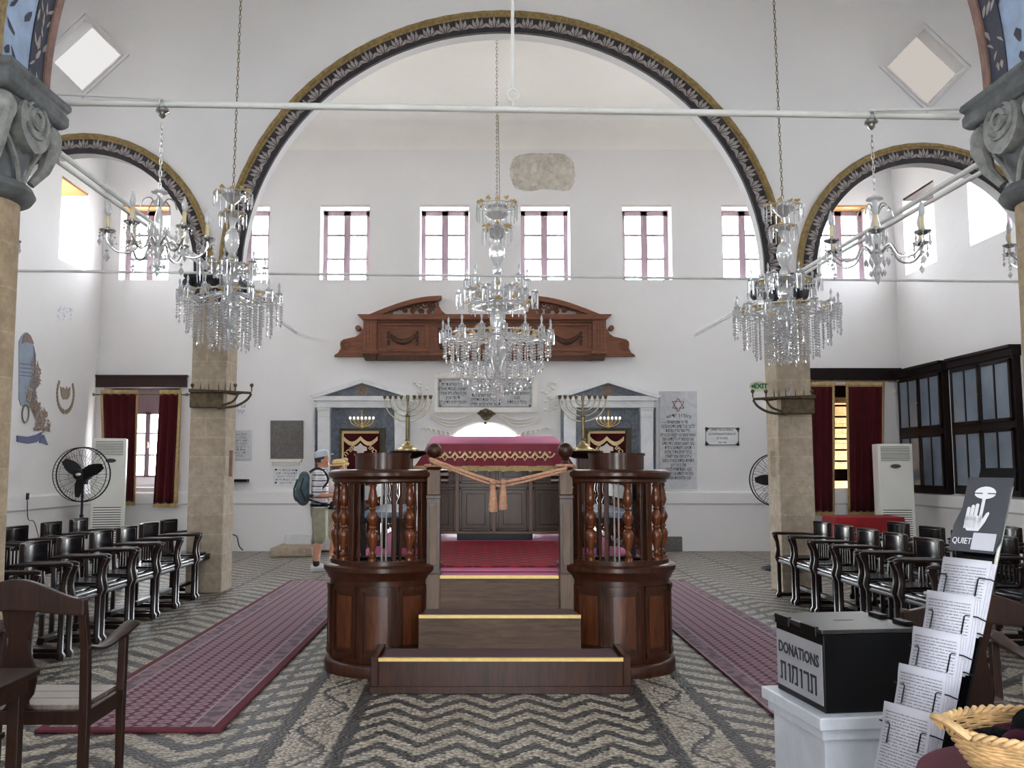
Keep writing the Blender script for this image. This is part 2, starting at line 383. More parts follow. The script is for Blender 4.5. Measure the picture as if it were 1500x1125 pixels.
# ---- floor: pebble mosaic
def floor_mat():
    t = NT('pebble_mosaic')
    sx = t.n('ShaderNodeSeparateXYZ'); t.l(t.coord('Object'), sx.inputs[0])
    cb = t.n('ShaderNodeCombineXYZ'); t.l(sx.outputs[0], cb.inputs[0]); t.l(sx.outputs[1], cb.inputs[1])
    vo = t.n('ShaderNodeTexVoronoi', voronoi_dimensions='2D', feature='F1'); t.l(cb.outputs[0], vo.inputs['Vector']); vo.inputs['Scale'].default_value = 46.
    sp = t.n('ShaderNodeSeparateXYZ'); t.l(vo.outputs['Position'], sp.inputs[0])
    X, Y = sp.outputs[0], sp.outputs[1]; M = t.M
    U = M('ABSOLUTE', M('SUBTRACT', X, .14))
    wob = M('MULTIPLY', M('SUBTRACT', t.noise(cb.outputs[0], 1.6, 3.), .5), .05)
    def stripes(lam, slope, per, duty, xx=X):
        v = M('SUBTRACT', M('ADD', Y, wob), M('MULTIPLY', M('PINGPONG', xx, lam/2), slope))
        return M('LESS_THAN', M('FRACT', M('DIVIDE', v, per)), duty)
    zc = stripes(.42, 1.2, .235, .42, M('ADD', X, 10.))
    zl = stripes(.86, .9, .27, .46, M('ADD', X, 10.2))
    line2 = M('LESS_THAN', M('FRACT', M('DIVIDE', M('ADD', X, 10.), .86)), .05)
    zl = M('MAXIMUM', zl, line2)
    inC = M('LESS_THAN', U, .86)
    l1 = M('LESS_THAN', M('ABSOLUTE', M('SUBTRACT', U, .9)), .045); l2 = M('LESS_THAN', M('ABSOLUTE', M('SUBTRACT', U, 1.28)), .045)
    scx = M('ADD', 1.09, M('MULTIPLY', M('SINE', M('MULTIPLY', Y, 7.4)), .1))
    sc = M('LESS_THAN', M('ABSOLUTE', M('SUBTRACT', U, scx)), .018)
    scx2 = M('ADD', 1.09, M('MULTIPLY', M('SINE', M('ADD', M('MULTIPLY', Y, 14.8), 1.1)), .06))
    sc2 = M('LESS_THAN', M('ABSOLUTE', M('SUBTRACT', U, scx2)), .012)
    sc = M('MAXIMUM', sc, M('MULTIPLY', sc2, .8))
    inS = M('MULTIPLY', M('GREATER_THAN', U, .94), M('LESS_THAN', U, 1.24))
    out = M('GREATER_THAN', U, 1.32)
    dark = M('MAXIMUM', M('MULTIPLY', inC, zc), M('MULTIPLY', inS, sc))
    dark = M('MAXIMUM', dark, M('MAXIMUM', l1, l2)); dark = M('MAXIMUM', dark, M('MULTIPLY', out, zl))
    rnd = t.n('ShaderNodeSeparateColor'); t.l(vo.outputs['Color'], rnd.inputs[0])
    light = t.mix(rnd.outputs[0], lin((148, 138, 122)), lin((206, 198, 184)))
    dk = t.mix(rnd.outputs[1], lin((32, 35, 40)), lin((74, 76, 80)))
    col = t.mix(dark, light, dk)
    gap = t.n('ShaderNodeMapRange'); t.l(vo.outputs['Distance'], gap.inputs[0]); gap.inputs[1].default_value = .38; gap.inputs[2].default_value = .62; gap.inputs[3].default_value = 0; gap.inputs[4].default_value = 1
    col = t.mix(M('MULTIPLY', gap.outputs[0], .75), col, lin((84, 78, 70)))
    h = M('SUBTRACT', 1., M('MULTIPLY', vo.outputs['Distance'], 1.3))
    t.bsdf(col, .32, 0., t.bump(h, .8, .008), Specular_IOR_Level=.5); return t.m
MAT['floor'] = floor_mat()
YF = -2.2
struct(MB().box(XL-.7, XR+.7, YF-.6, BY+.65, -.12, 0).build('floor', MAT['floor'], ang=0))
struct(MB().box(-40, 40, -30, 60, -.5, -.14).build('ground', mk('pale_paving', (206, 198, 184), .9), ang=0))
cl = struct(MB().box(XL-.7, XR+.7, YF-.6, YA1+.3, ZT, ZT+.2).build('ceiling', MAT['ceil'], ang=0))
mb = MB().box(XL-.7, XR+.7, YA1-.05, BY+.65, ZR, ZR+.2)
cv = [(BY, ZR-.42)] + [(BY-.42+.42*cos(a), ZR-.42+.42*sin(a)) for a in [pi/2*i/8 for i in range(9)]] + [(BY+.05, ZR+.05), (BY+.05, ZR-.42)]
mb.prism(cv, XL, XR, 'x')
struct(mb.build('ceiling_rear', MAT['ceil'], ang=50))
# ---- back wall
wcx = [212, 358, 505, 651, 799, 948, 1094, 1238]
WZ0, WZ1 = P(705, 410, BY).z, P(705, 300, BY).z
holes = [(P(c-36, 350, BY).x, P(c+36, 350, BY).x, WZ0, WZ1) for c in wcx]
LW = (P(150, 640, BY).x, P(262, 640, BY).x, P(200, 714, BY).z, P(200, 566, BY).z)
RW = (P(1196, 640, BY).x, P(1290, 640, BY).x, P(1230, 716, BY).z, P(1230, 562, BY).z)
dcx = P(711, 640, BY).x; dspr = 1.62; dcr = P(711, 620, BY).z; dh = .86
DR = (dcx-dh, dcx+dh, 0., dcr)
def door_arch(mb):
    R = (dh*dh + (dcr-dspr)**2) / (2*(dcr-dspr)); cz = dcr - R; n = 20
    xs = [dcx-dh + 2*dh*i/n for i in range(n+1)]; zz = [cz + sqrt(max(0, R*R-(x-dcx)**2)) for x in xs]
    for i in range(n):
        for d in (BY, BY+.6): mb.add([(xs[i],d,zz[i]),(xs[i+1],d,zz[i+1]),(xs[i+1],d,dcr),(xs[i],d,dcr)],[(0,1,2,3)])
        mb.add([(xs[i],BY,zz[i]),(xs[i+1],BY,zz[i+1]),(xs[i+1],BY+.6,zz[i+1]),(xs[i],BY+.6,zz[i])],[(0,1,2,3)])
holed_wall('wall_back', 'y', XL-.7, XR+.7, -.12, ZR+.2, holes+[LW, RW, DR], BY, BY+.6, MAT['plaster'], door_arch)
# ---- side walls with the high windows
SZ0, SZ1 = WZ0, WZ1
yl = [(14.7,15.72),(12.4,13.4),(8.4,9.4),(6.9,7.9),(3.6,4.6),(1.6,2.6),(-.6,.4)]
yr = [(14.9,16.02),(12.75,13.86),(8.4,9.4),(6.9,7.9),(3.6,4.6),(1.6,2.6),(-.6,.4)]
holed_wall('wall_left', 'x', YF-.6, BY+.6, -.12, ZT, [(a,b,SZ0,SZ1) for a,b in yl], XL, XL-.7, MAT['plaster'])
holed_wall('wall_right', 'x', YF-.6, BY+.6, -.12, ZT, [(a,b,SZ0,SZ1) for a,b in yr], XR, XR+.7, MAT['plaster'])
fh = [(-5.2,-4.2,1.1,2.9),(4.5,5.5,1.1,2.9),(-.5,1.0,0.,2.4),(-5.2,-4.,SZ0,SZ1),(-1.7,-.5,SZ0,SZ1),(1.,2.2,SZ0,SZ1),(4.4,5.6,SZ0,SZ1)]
holed_wall('wall_front', 'y', XL-.7, XR+.7, -.12, ZT, fh, YF, YF-.6, MAT['plaster'])
# ---- windows
WN = [0]
def window(axis, u0, u1, z0, z1, d, rows, label, cols=2, st=.085, mul=.125, bar=.045, sgn=1, mat='winframe', hidden=False):
    WN[0] += 1
    r = thing('window_%d' % WN[0], label, 'window', kind='structure')
    f = MB()
    def bx(a, b, c, e, dd0, dd1):
        if axis == 'y': f.box(a, b, dd0, dd1, c, e)
        else: f.box(dd0, dd1, a, b, c, e)
    D0, D1 = sorted((d, d + .06*sgn))
    bx(u0, u0+st, z0, z1, D0, D1); bx(u1-st, u1, z0, z1, D0, D1); bx(u0, u1, z1-st, z1, D0, D1); bx(u0, u1, z0, z0+st*.7, D0, D1)
    w = (u1-u0-2*st)/cols
    for i in range(1, cols): c = u0+st+w*i; bx(c-mul/2, c+mul/2, z0, z1, D0, D1)
    E0, E1 = sorted((d + .015*sgn, d + .045*sgn))
    for i in range(1, rows): z = z0 + (z1-z0)*(1 - i/rows) ; bx(u0, u1, z-bar/2, z+bar/2, E0, E1)
    f.build('window_frame', MAT[mat], r, ang=0)
    g = MB(); e = d + .03*sgn
    g.add([(u0,e,z0),(u1,e,z0),(u1,e,z1),(u0,e,z1)] if axis == 'y' else [(e,u0,z0),(e,u1,z0),(e,u1,z1),(e,u0,z1)], [(0,1,2,3)])
    g.build('pane', MAT['glass'], r, ang=0, fix=False)
    return r
for i, h in enumerate(holes):
    window('y', h[0]+.01, h[1]-.01, h[2]+.01, h[3]-.04, BY+.3, 3, 'high three-row casement window in the back wall, %s from the left' % ORD[i])
    m = MB().box(h[0], h[1], BY+.02, BY+.58, h[3]-.035, h[3]-.004)
    o = struct(m.build('trim_%d' % (i+1), MAT['orange_wood' if i in (0,7) else 'stucco'], ang=0))
for k, (ys, xw, sg) in enumerate(((yl, XL, -1), (yr, XR, 1))):
    for i, (a, b) in enumerate(ys):
        window('x', a+.02, b-.02, SZ0+.02, SZ1-.02, xw+.6*sg, 3, 'high window deep in the %s side wall, %s from the back corner' % (('left','right')[k], ORD[i]), sgn=sg)
        m = MB().box(*sorted((xw+.02*sg, xw+.66*sg)), a, b, SZ1-.04, SZ1-.004)
        struct(m.build('trim_%d' % (20+10*k+i), MAT['orange_wood' if k == 0 else 'lintel'], ang=0))
# lower windows behind the curtains
w = window('y', P(190,650,BY+.4).x, P(240,650,BY+.4).x, P(200,699,BY+.4).z, P(200,603,BY+.4).z, BY+.42, 3, 'low wooden six-pane window between the burgundy curtains at left', mul=.09, st=.05, bar=.035)
MB().box(LW[0], LW[1], BY+.42, BY+.5, P(200,603,BY+.4).z, LW[3]).build('head_board', MAT['winframe'], w, ang=0)
MB().box(LW[0], P(191,650,BY+.4).x, BY+.42, BY+.5, LW[2], LW[3]).build('side_board', MAT['winframe'], w, ang=0); MB().box(P(239,650,BY+.4).x, LW[1], BY+.42, BY+.5, LW[2], LW[3]).build('side_board', MAT['winframe'], w, ang=0)
MB().box(LW[0], LW[1], BY+.42, BY+.56, LW[2], P(200,699,BY+.4).z).build('window_apron', MAT['plaster'], w, ang=0)
hd = MB(); hz = P(215,652,BY+.4).z; hd.sphere((P(216,655,BY+.4).x, BY+.4, hz), .03, 8, 6, (.7,1,2.2)); hd.build('window_handle', MAT['brass'], w)
w = window('y', RW[0]+.02, RW[1]-.02, P(1230,716,BY).z+.3, P(1230,578,BY+.4).z, BY+.4, 7, 'low window with dark bars facing a stone wall, between the curtains at right', st=.05, mul=.01, bar=.035, mat='black_wood', cols=1)
MB().box(RW[0], RW[1], BY+.4, BY+.5, P(1230,580,BY+.4).z, RW[3]).build('head_board', MAT['black_wood'], w, ang=0)
MB().box(RW[0], RW[1], BY+.38, BY+.5, RW[2]+.14, RW[2]+.36).build('bottom_board', MAT['black_wood'], w, ang=0)
o = struct(MB().box(RW[0]-1.2, RW[1]+1.2, BY+1.5, BY+2.3, -.14, 4.4).box(RW[0]-1.2, RW[1]+1.2, BY+.6, BY+2.3, 2.75, 3.0).box(RW[0]-.5, RW[0]-.3, BY+.6, BY+1.5, -.14, 3.).build('wall_outside_with_shade_roof', MAT['stoneW'], ang=0))  # stone wall outside; unseen roof and end wall added to shade it
# arched doorway, leaves folded back out of sight; stone threshold
r = thing('door_1', 'low arched doorway in the back wall flooded with daylight', 'doorway', kind='structure')
m = MB(); R = (dh*dh + (dcr-dspr)**2) / (2*(dcr-dspr)); cz = dcr-R; a = math.asin(dh/R)
m.tube([(dcx + (R+.03)*sin(t), BY-.005, cz + (R+.03)*cos(t)) for t in [-a + 2*a*i/20 for i in range(21)]], .028, 6)
m.build('door_frame', MAT['stucco'], r)
MB().box(dcx-dh, dcx+dh, BY-.02, BY+.58, 0, .05).build('door_sill', MAT['marble'], r, ang=0)
# unseen front windows behind the viewer; openings sized for the light they admit
for i, h in enumerate(fh):
    if i != 2: window('y', h[0]+.02, h[1]-.02, h[2]+.02, h[3]-.02, YF-.3, 3, 'unseen window behind the viewer, %s along the front wall' % ORD[i], sgn=-1)
# ---- dado ledges
dz1, dz0 = P(1080, 722, BY).z, P(1080, 737, BY).z
def dado(n, x0, x1, y0, y1, ax, s):
    m = MB()
    if ax == 'y':
        m.prism([(BY, dz1+.03), (BY-.09, dz1), (BY-.09, dz0), (BY-.05, dz0-.03), (BY-.05, 0), (BY, 0)], x0, x1, 'x')
    else:
        xw = XL if s < 0 else XR; k = -s
        m.prism([(xw, dz1+.03), (xw+.09*k, dz1), (xw+.09*k, dz0), (xw+.05*k, dz0-.03), (xw+.05*k, 0), (xw, 0)], y0, y1, 'y')
    struct(m.build('baseboard_%s' % n, MAT['dado'], ang=0))
DB = [XL, P(459,700,BY-.2).x, P(603,700,BY-.2).x, DR[0]-.04, DR[1]+.04, P(820,700,BY-.2).x, P(964,700,BY-.2).x, XR]
for i in range(0, 8, 2): dado('back', DB[i], DB[i+1], 0, 0, 'y', 0)
dado('left', 0, 0, YF, BY, 'x', -1); dado('right', 0, 0, YF, BY, 'x', 1)
# ================================================================ ARCADE (far piers) and NEAR ARCH
def kx(px): return P(px, 400, YA0).x
ZS = P(705, 400, YA0).z
ARC = [(kx(115), kx(285)-kx(115), P(115,223,YA0).z-ZS), (kx(737), kx(1121)-kx(737), P(737,47,YA0).z-ZS), (kx(1360), kx(1525)-kx(1360), P(1360,237,YA0).z-ZS)]
DIA = [(P(123,81,YA0), .475, .47), (P(1356,98,YA0), .49, .50)]
def arch_wall(name, y0, y1, zs, arcs, ztop, dia, mat):
    xs = {XL-.05, XR+.05}
    for cx, a, b in arcs:
        for i in range(57): xs.add(cx - a*cos(pi*i/56))
    for c, hw, hh in dia: xs |= {c.x-hw, c.x, c.x+hw}
    xs = sorted(x for x in xs if XL-.06 <= x <= XR+.06); m = MB()
    def low(x):
        for cx, a, b in arcs:
            if abs(x-cx) < a: return zs + b*sqrt(max(0, 1-((x-cx)/a)**2))
        return zs
    for i in range(len(xs)-1):
        A, B = xs[i], xs[i+1]
        if B-A < 1e-5: continue
        segs = [((low(A), low(B)), (ztop, ztop))]
        for c, hw, hh in dia:
            if c.x-hw-1e-6 <= A and B <= c.x+hw+1e-6:
                f = lambda x, s: c.z + s*hh*(1-abs(x-c.x)/hw)
                segs = [((low(A), low(B)), (f(A,-1), f(B,-1))), ((f(A,1), f(B,1)), (ztop, ztop))]
                for s in (-1, 1): m.add([(A,y0,f(A,s)),(B,y0,f(B,s)),(B,y0+.2,f(B,s)),(A,y0+.2,f(A,s))],[(0,1,2,3)])
        for (a0, b0), (a1, b1) in segs:
            m.add([(A,y0,a0),(B,y0,b0),(B,y0,b1),(A,y0,a1)],[(0,1,2,3)])
        m.add([(A,y1,low(A)),(B,y1,low(B)),(B,y1,ztop),(A,y1,ztop)],[(0,1,2,3)])
        m.add([(A,y0,low(A)),(B,y0,low(B)),(B,y1,low(B)),(A,y1,low(A))],[(0,1,2,3)])
    return struct(m.build(name, mat, fix=False, ang=0))
arch_wall('wall_arcade', YA0, YA1, ZS, ARC, ZT+.1, DIA, MAT['plaster'])
TN = [50]
MAT['sky_left'] = emis('lit_skylight_glass', (240, 238, 236), .26); MAT['sky_right'] = emis('dim_skylight_glass', (230, 222, 214), .2)  # panes glow by themselves in place of daylight through the glass
for k, (c, hw, hh) in enumerate(DIA):
    r = thing('window_%d' % (WN[0]+1+k), 'diamond-shaped recessed skylight above the %s side arch' % ('left','right')[k], 'skylight', kind='structure')
    g = MB(); g.add([(c.x-hw,YA0+.2,c.z),(c.x,YA0+.2,c.z-hh),(c.x+hw,YA0+.2,c.z),(c.x,YA0+.2,c.z+hh)],[(0,1,2,3)])
    g.build('pane', MAT['sky_left' if k == 0 else 'sky_right'], r, ang=0, fix=False)
    f = MB()
    cs = [(-1,0),(0,-1),(1,0),(0,1)]
    for i in range(4):
        a, b = cs[i], cs[(i+1)%4]
        for (s0, s1, p) in ((1.0, 1.06, .012), (1.17, 1.22, .02)):
            q = [(c.x+a[0]*hw*s0, c.z+a[1]*hh*s0),(c.x+b[0]*hw*s0, c.z+b[1]*hh*s0),(c.x+b[0]*hw*s1, c.z+b[1]*hh*s1),(c.x+a[0]*hw*s1, c.z+a[1]*hh*s1)]
            f.prism(q, YA0-p, YA0+.01)
    f.build('window_frame', MAT['plaster'], r, ang=0)
WN[0] += 2
def ell(cx, a, b, zs, t, off): return (cx - (a+off)*cos(t), zs + (b+off)*sin(t))
def band(cx, a, b, zs, o0, o1, y0, y1, n=64):
    m = MB()
    for i in range(n):
        t0, t1 = pi*i/n, pi*(i+1)/n
        p = [ell(cx,a,b,zs,t0,o0), ell(cx,a,b,zs,t1,o0), ell(cx,a,b,zs,t1,o1), ell(cx,a,b,zs,t0,o1)]
        m.prism(p, y0, y1)
    return m
def leaves(m, f, L, step, w, y, petals=((-.68,.5),(-.38,.9),(0,1.08),(.38,.9),(.68,.5))):
    """f(s, v) -> (x, z); palmettes along the band, low relief"""
    n = max(1, int(L/step))
    for i in range(n):
        s0 = (i+.5)*L/n
        for dx, ln in petals:
            base = (s0 + dx*step*.18, .06*w); tip = (s0 + dx*step*.75, w*ln); mid = (s0 + dx*step*.62, w*ln*.55)
            dxn, dyn = tip[0]-base[0], tip[1]-base[1]; l = sqrt(dxn*dxn+dyn*dyn); nx, ny = -dyn/l*step*.085, dxn/l*step*.085
            pts = [base, (mid[0]-nx*1.3, mid[1]-ny*1.3), tip, (mid[0]+nx*1.3, mid[1]+ny*1.3)]
            vs = []
            for p in pts: x, z = f(*p); vs.append((x, y, z))
            x, z = f(*mid); vs.append((x, y-.014, z))
            m.add(vs, [(0,1,4),(1,2,4),(2,3,4),(3,0,4)])
for k, (cx, a, b) in enumerate(ARC):
    TN[0] += 1
    r = thing('trim_%d' % TN[0], 'painted leaf moulding with ochre rope edge round the %s far arch' % ('left small','tall central','right small')[k], 'arch moulding', kind='structure')
    sc = 1. if k == 1 else .86
    rope = MB()
    n = 90 if k == 1 else 54
    for off, rr in ((.245*sc, .036*sc), (.205*sc, .018)):
        pts = [(*ell(cx,a,b,ZS,pi*i/n,off),) for i in range(n+1)]
        rope.tube([(x, YA0-.01, z) for x, z in pts], [rr*(1+.12*(i%2)) for i in range(n+1)], 8)
    rope.build('rope_moulding', MAT['ochre'], r)
    band(cx, a, b, ZS, -.006, .2*sc, YA0-.02, YA0+.03).build('leaf_ground', MAT['leafbg'], r, ang=0)
    L = pi*(1.5*(a+b)-sqrt(a*b))*.5*2*.5*1.0
    lm = MB()
    def f(s, v, cx=cx, a=a, b=b, L=L): return ell(cx, a, b, ZS, pi*s/L, .04*sc+v)
    leaves(lm, f, L, .2*sc, .155*sc, YA0-.022)
    lm.build('leaf_relief', MAT['leaf'], r, ang=0, fix=False)
# far piers
PIER = [(P(272,820,10.9).x, P(325,820,10.9).x), (P(1146,820,10.9).x, P(1197,820,10.9).x)]
ZC0 = P(311, 443, 10.9).z
for k, (x0, x1) in enumerate(PIER):
    side = ('left','right')[k]; cx = (x0+x1)/2
    r = thing('stone_pier', 'square sandstone pier carrying the arches, %s of the wooden platform' % side, 'pier', (cx, 11.15, 0), kind='structure')
    hw = (x1-x0)/2
    MB().box(-hw, hw, -.25, .2, 0, ZC0).build('shaft', MAT['stone'], r, ang=0, bevel=.012)
    m = MB(); h = ZS - ZC0
    prof = [(hw*1.0, 0), (hw*1.12, .03), (hw*1.02, .07), (hw*1.1, h*.35), (hw*1.35, h*.72), (hw*1.5, h*.8), (hw*1.62, h*.84), (hw*1.62, h)]
    k0 = m.mark()
    m.lathe([(p*1.3, z) for p, z in prof], 4, (0,-.02,ZC0), pi/4, pi/4+2*pi)
    m.build('capital', MAT['capitalD'], r, ang=30, bevel=.01)
    v = MB()
    for sx in (-1, 1):
        for sy in (-1, 1):
            v.sphere((sx*hw*1.3, sy*.33, ZC0+h*.6), .06, 10, 8, (1, 1, 1.3))
    for i in range(3): v.sphere((-hw*.7+hw*.7*i, -.29, ZC0+h*.4), .07, 8, 6, (1,.5,1.9))
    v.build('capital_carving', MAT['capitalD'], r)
# wall pilasters where the small arches land
for k, (x0, x1) in enumerate(((XL-.02, ARC[0][0]-ARC[0][1]), (ARC[2][0]+ARC[2][1], XR+.02))):
    struct(MB().box(x0, x1, YA0, YA1, 0, ZS).build('wall_pilaster', MAT['plaster'], ang=0))
# ---- near columns and near arch
CY0, CRAD = 5.86, .28
CXS = (-3.42, .5+3.42)
NZ = 4.13; NA = 3.36; NB = 3.3
arch_wall('wall_nave', 5.40, 6.04, NZ, [(XC, NA, NB), (CXS[0]-2.05, 1.75, 1.8), (CXS[1]+2.05, 1.75, 1.8)], ZT+.1, [], MAT['plaster'])
TN[0] += 1
r = thing('trim_%d' % TN[0], 'pale blue and dark leaf painted underside of the near arch', 'arch moulding', kind='structure')
band(XC, NA, NB, NZ, -.03, .02, 5.47, 5.80, 80).build('blue_soffit', MAT['bluepaint'], r, ang=0)
band(XC, NA, NB, NZ, -.04, .02, 5.80, 5.98, 80).build('navy_soffit', MAT['navy'], r, ang=0)
band(XC, NA, NB, NZ, -.055, .2, 5.98, 6.06, 80).build('brown_edge', MAT['pinkedge'], r, ang=0)
band(XC, NA, NB, NZ, -.045, .25, 5.36, 5.45, 80).build('ochre_edge', MAT['ochre'], r, ang=0)
def soffit_leaves(name, mat, yc, hw, n, seed, z=-.045, keep=.6):
    m = MB(); rnd = random.Random(seed)
    for i in range(n):
        t = pi*(i+.5)/n
        for d in (-.75, 0, .75):
            if rnd.random() > keep: continue
            ax = yc + d*hw + rnd.uniform(-.2,.2)*hw; L = rnd.uniform(.5,1.1)*.016; w = hw*rnd.uniform(.12,.3); sk = rnd.uniform(-1,1)*hw*.5
            def q(dt, dy):
                x, zz = ell(XC, NA, NB, NZ, t+dt, z); return (x, ax+dy, zz)
            m.add([q(-L,-sk), q(-L*.3,-w-sk*.2), q(L*.6,-w*.6+sk*.5), q(L,sk), q(L*.5,w*.5+sk*.6), q(-L*.4,w-sk*.3)], [(0,1,2,3,4,5)])
    return m.build(name, mat, r, ang=0, fix=False)
soffit_leaves('painted_leaves', MAT['navy'], 5.635, .15, 64, 3, -.034, .55)
soffit_leaves('painted_buds', MAT['leaf'], 5.89, .08, 120, 4, -.044, .5)
for k, cx in enumerate(CXS):
    side = ('left','right')[k]; s = 1 if k == 0 else -1
    r = thing('stone_column', 'near round sandstone column at the %s edge with grey carved capital' % side, 'column', (cx, CY0, 0), kind='structure')
    MB().lathe([(CRAD+.1,0),(CRAD+.1,.12),(CRAD+.03,.16),(CRAD+.01,.2),(CRAD,1.),(CRAD-.01,3.33)], 40).build('shaft', MAT['stoneC'], r)
    MB().lathe([(CRAD,3.38),(CRAD+.06,3.41),(CRAD+.085,3.45),(CRAD+.06,3.50),(CRAD,3.53)], 36).build('collar', MAT['capital'], r)
    m = MB(); n = 48
    def sq(a, t, r0, r1):
        c, ss = cos(a), sin(a); k2 = 1/max(abs(c), abs(ss)); k2 = min(k2, 1.32)
        return r0*(1-t) + r1*t*k2
    prof = [(0,CRAD-.005,3.5),(.0,CRAD,3.62),(.15,CRAD+.03,3.75),(.45,CRAD+.06,3.88),(.75,CRAD+.09,3.98),(.9,CRAD+.09,4.05)]
    o = 0
    for t, rr, z in prof:
        for i in range(n):
            a = 2*pi*i/n; q = sq(a, t, rr, rr); m.v.append((q*cos(a), q*sin(a), z))
    for j in range(len(prof)-1):
        for i in range(n): m.f.append((j*n+i, j*n+(i+1)%n, (j+1)*n+(i+1)%n, (j+1)*n+i))
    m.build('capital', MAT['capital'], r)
    v = MB()
    for ax in range(4):
        R4 = Matrix.Rotation(ax*pi/2, 4, 'Z'); k0 = v.mark()
        # shield-shaped leaf scroll on each face, volutes on the corners, stems below
        sh = [(.0,3.72)] + [(.2*cos(a), 3.93+.2*sin(a)) for a in [-pi*.42+pi*.92*i/10 for i in range(11)]] + [(-.2*cos(a), 3.93+.2*sin(a)) for a in [pi*.5-pi*.92*i/10 for i in range(11)]]
        v.prism([(x, z if z < 4.04 else 4.04) for x, z in sh], -CRAD-.105, -CRAD+.02)
        v.tube([(.14*cos(a), -CRAD-.11, 3.95+.12*sin(a)) for a in [-pi*.85+pi*1.7*i/14 for i in range(15)]], .014, 6)
        v.tube([(.07*cos(a), -CRAD-.112, 3.96+.06*sin(a)) for a in [pi*2*i/10 for i in range(11)]], .02, 6)
        for sx in (-1, 1):
            v.tube(spline([(sx*.03,-CRAD-.02,3.52),(sx*.1,-CRAD-.03,3.66),(sx*.23,-CRAD-.02,3.8)],5), .016, 6)
        v.xf(R4, k0)
        k0 = v.mark()
        v.sphere((.31,-.31,3.93), .095, 12, 9, (1,1,1.15)); v.tube([(.31+.0*a, -.31, 3.93) for a in range(1)] + [(.33,-.33,3.86),(.3,-.3,3.7),(.24,-.24,3.58)], [.09,.07,.045,.03], 8)
        v.xf(R4, k0)
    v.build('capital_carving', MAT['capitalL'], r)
    MB().lathe([(.54,4.03),(.585,4.06),(.585,4.12),(.56,4.15),(.60,4.18),(.60,4.22)], 4, (0,0,0), pi/4, pi/4+2*pi).build('abacus', MAT['capital'], r, ang=30, bevel=.012)
    for ch in r.children:
        if ch.name.split('.')[0] != 'shaft': ch.location.z = -.09
# ================================================================ TIE RODS
def rod(name, a, b, r, label, mat='whitemetal', n=10):
    a, b = Vector(a), Vector(b)
    o = MB().tube([a, b], r, n).build(name, MAT[mat]); return tag(o, label, 'tie rod')
RY = 6.32
RA, RB = P(92, 150, RY), P(1405, 171, RY)
r = thing('tie_rod', 'thick white tie rod across the nave between the two near capitals', 'tie rod', (0,0,0))
MB().tube([RA, RB], .025, 12).build('bar', MAT['whitemetal'], r)
m = MB()
m.tube([RA+Vector((-.02,-.05,.04)), P(240,147,RY-.05)+Vector((0,0,.012))], .009, 6); m.tube([P(1275,164,RY-.05)+Vector((0,0,.012)), RB+Vector((.02,-.05,.04))], .011, 6)
m.build('conduit', MAT['whitemetal'], r)
r = thing('rod_hanger', 'vertical white iron hanger with ring holding up the middle of the thick tie rod', 'hanger', (0,0,0))
hx = P(751,150,RY)
MB().tube([(hx.x,RY,hx.z+.1),(hx.x+.01,RY,ZT)], .013, 8).build('bar', MAT['whitemetal'], r)
MB().tube([(hx.x+.04*cos(a), RY, hx.z+.055+.045*sin(a)) for a in [2*pi*i/16 for i in range(16)]], .01, 8, closed=True).tube([(hx.x,RY,hx.z+.02),(hx.x,RY,hx.z-.07)], .012, 6).tube([(hx.x-.04,RY,hx.z-.05),(hx.x+.04,RY,hx.z-.05)], .012, 6).build('ring', MAT['whitemetal'], r)
rod('tie_rod', P(-140, 395, 10.78), P(1640, 414, 10.78), .017, 'thin white tie rod crossing in front of the row of high windows')
for k, (a, b) in enumerate((((85,222,6.36),(434,487,16.42)), ((1440,236,6.36),(1018,491,16.42)))):
    side = ('left','right')[k]; s = 1 if k == 0 else -1
    r = thing('tie_rod', 'pair of white rods running from the %s near capital to the back wall' % side, 'tie rod')
    A, B = P(*a), P(*b)
    off = Vector((0, 0, -.075))
    MB().tube([A, B], .022, 8).build('bar', MAT['whitemetal'], r); MB().tube([A+off, B+off*.2], .018, 8).build('bar', MAT['whitemetal'], r)
# ================================================================ THINGS ON THE BACK WALL
def B(px, py, d=0.): return P(px, py, BY-d)
def pr(mb, pts, d0, d1):
    """outline given on the wall, standing d0..d1 metres proud of it"""
    q = [B(x, y, d1) for x, y in pts]
    return mb.prism([(p.x, p.z) for p in q], BY-d1, BY-d0)
def rc(x0, y0, x1, y1): return [(x0,y0),(x1,y0),(x1,y1),(x0,y1)]
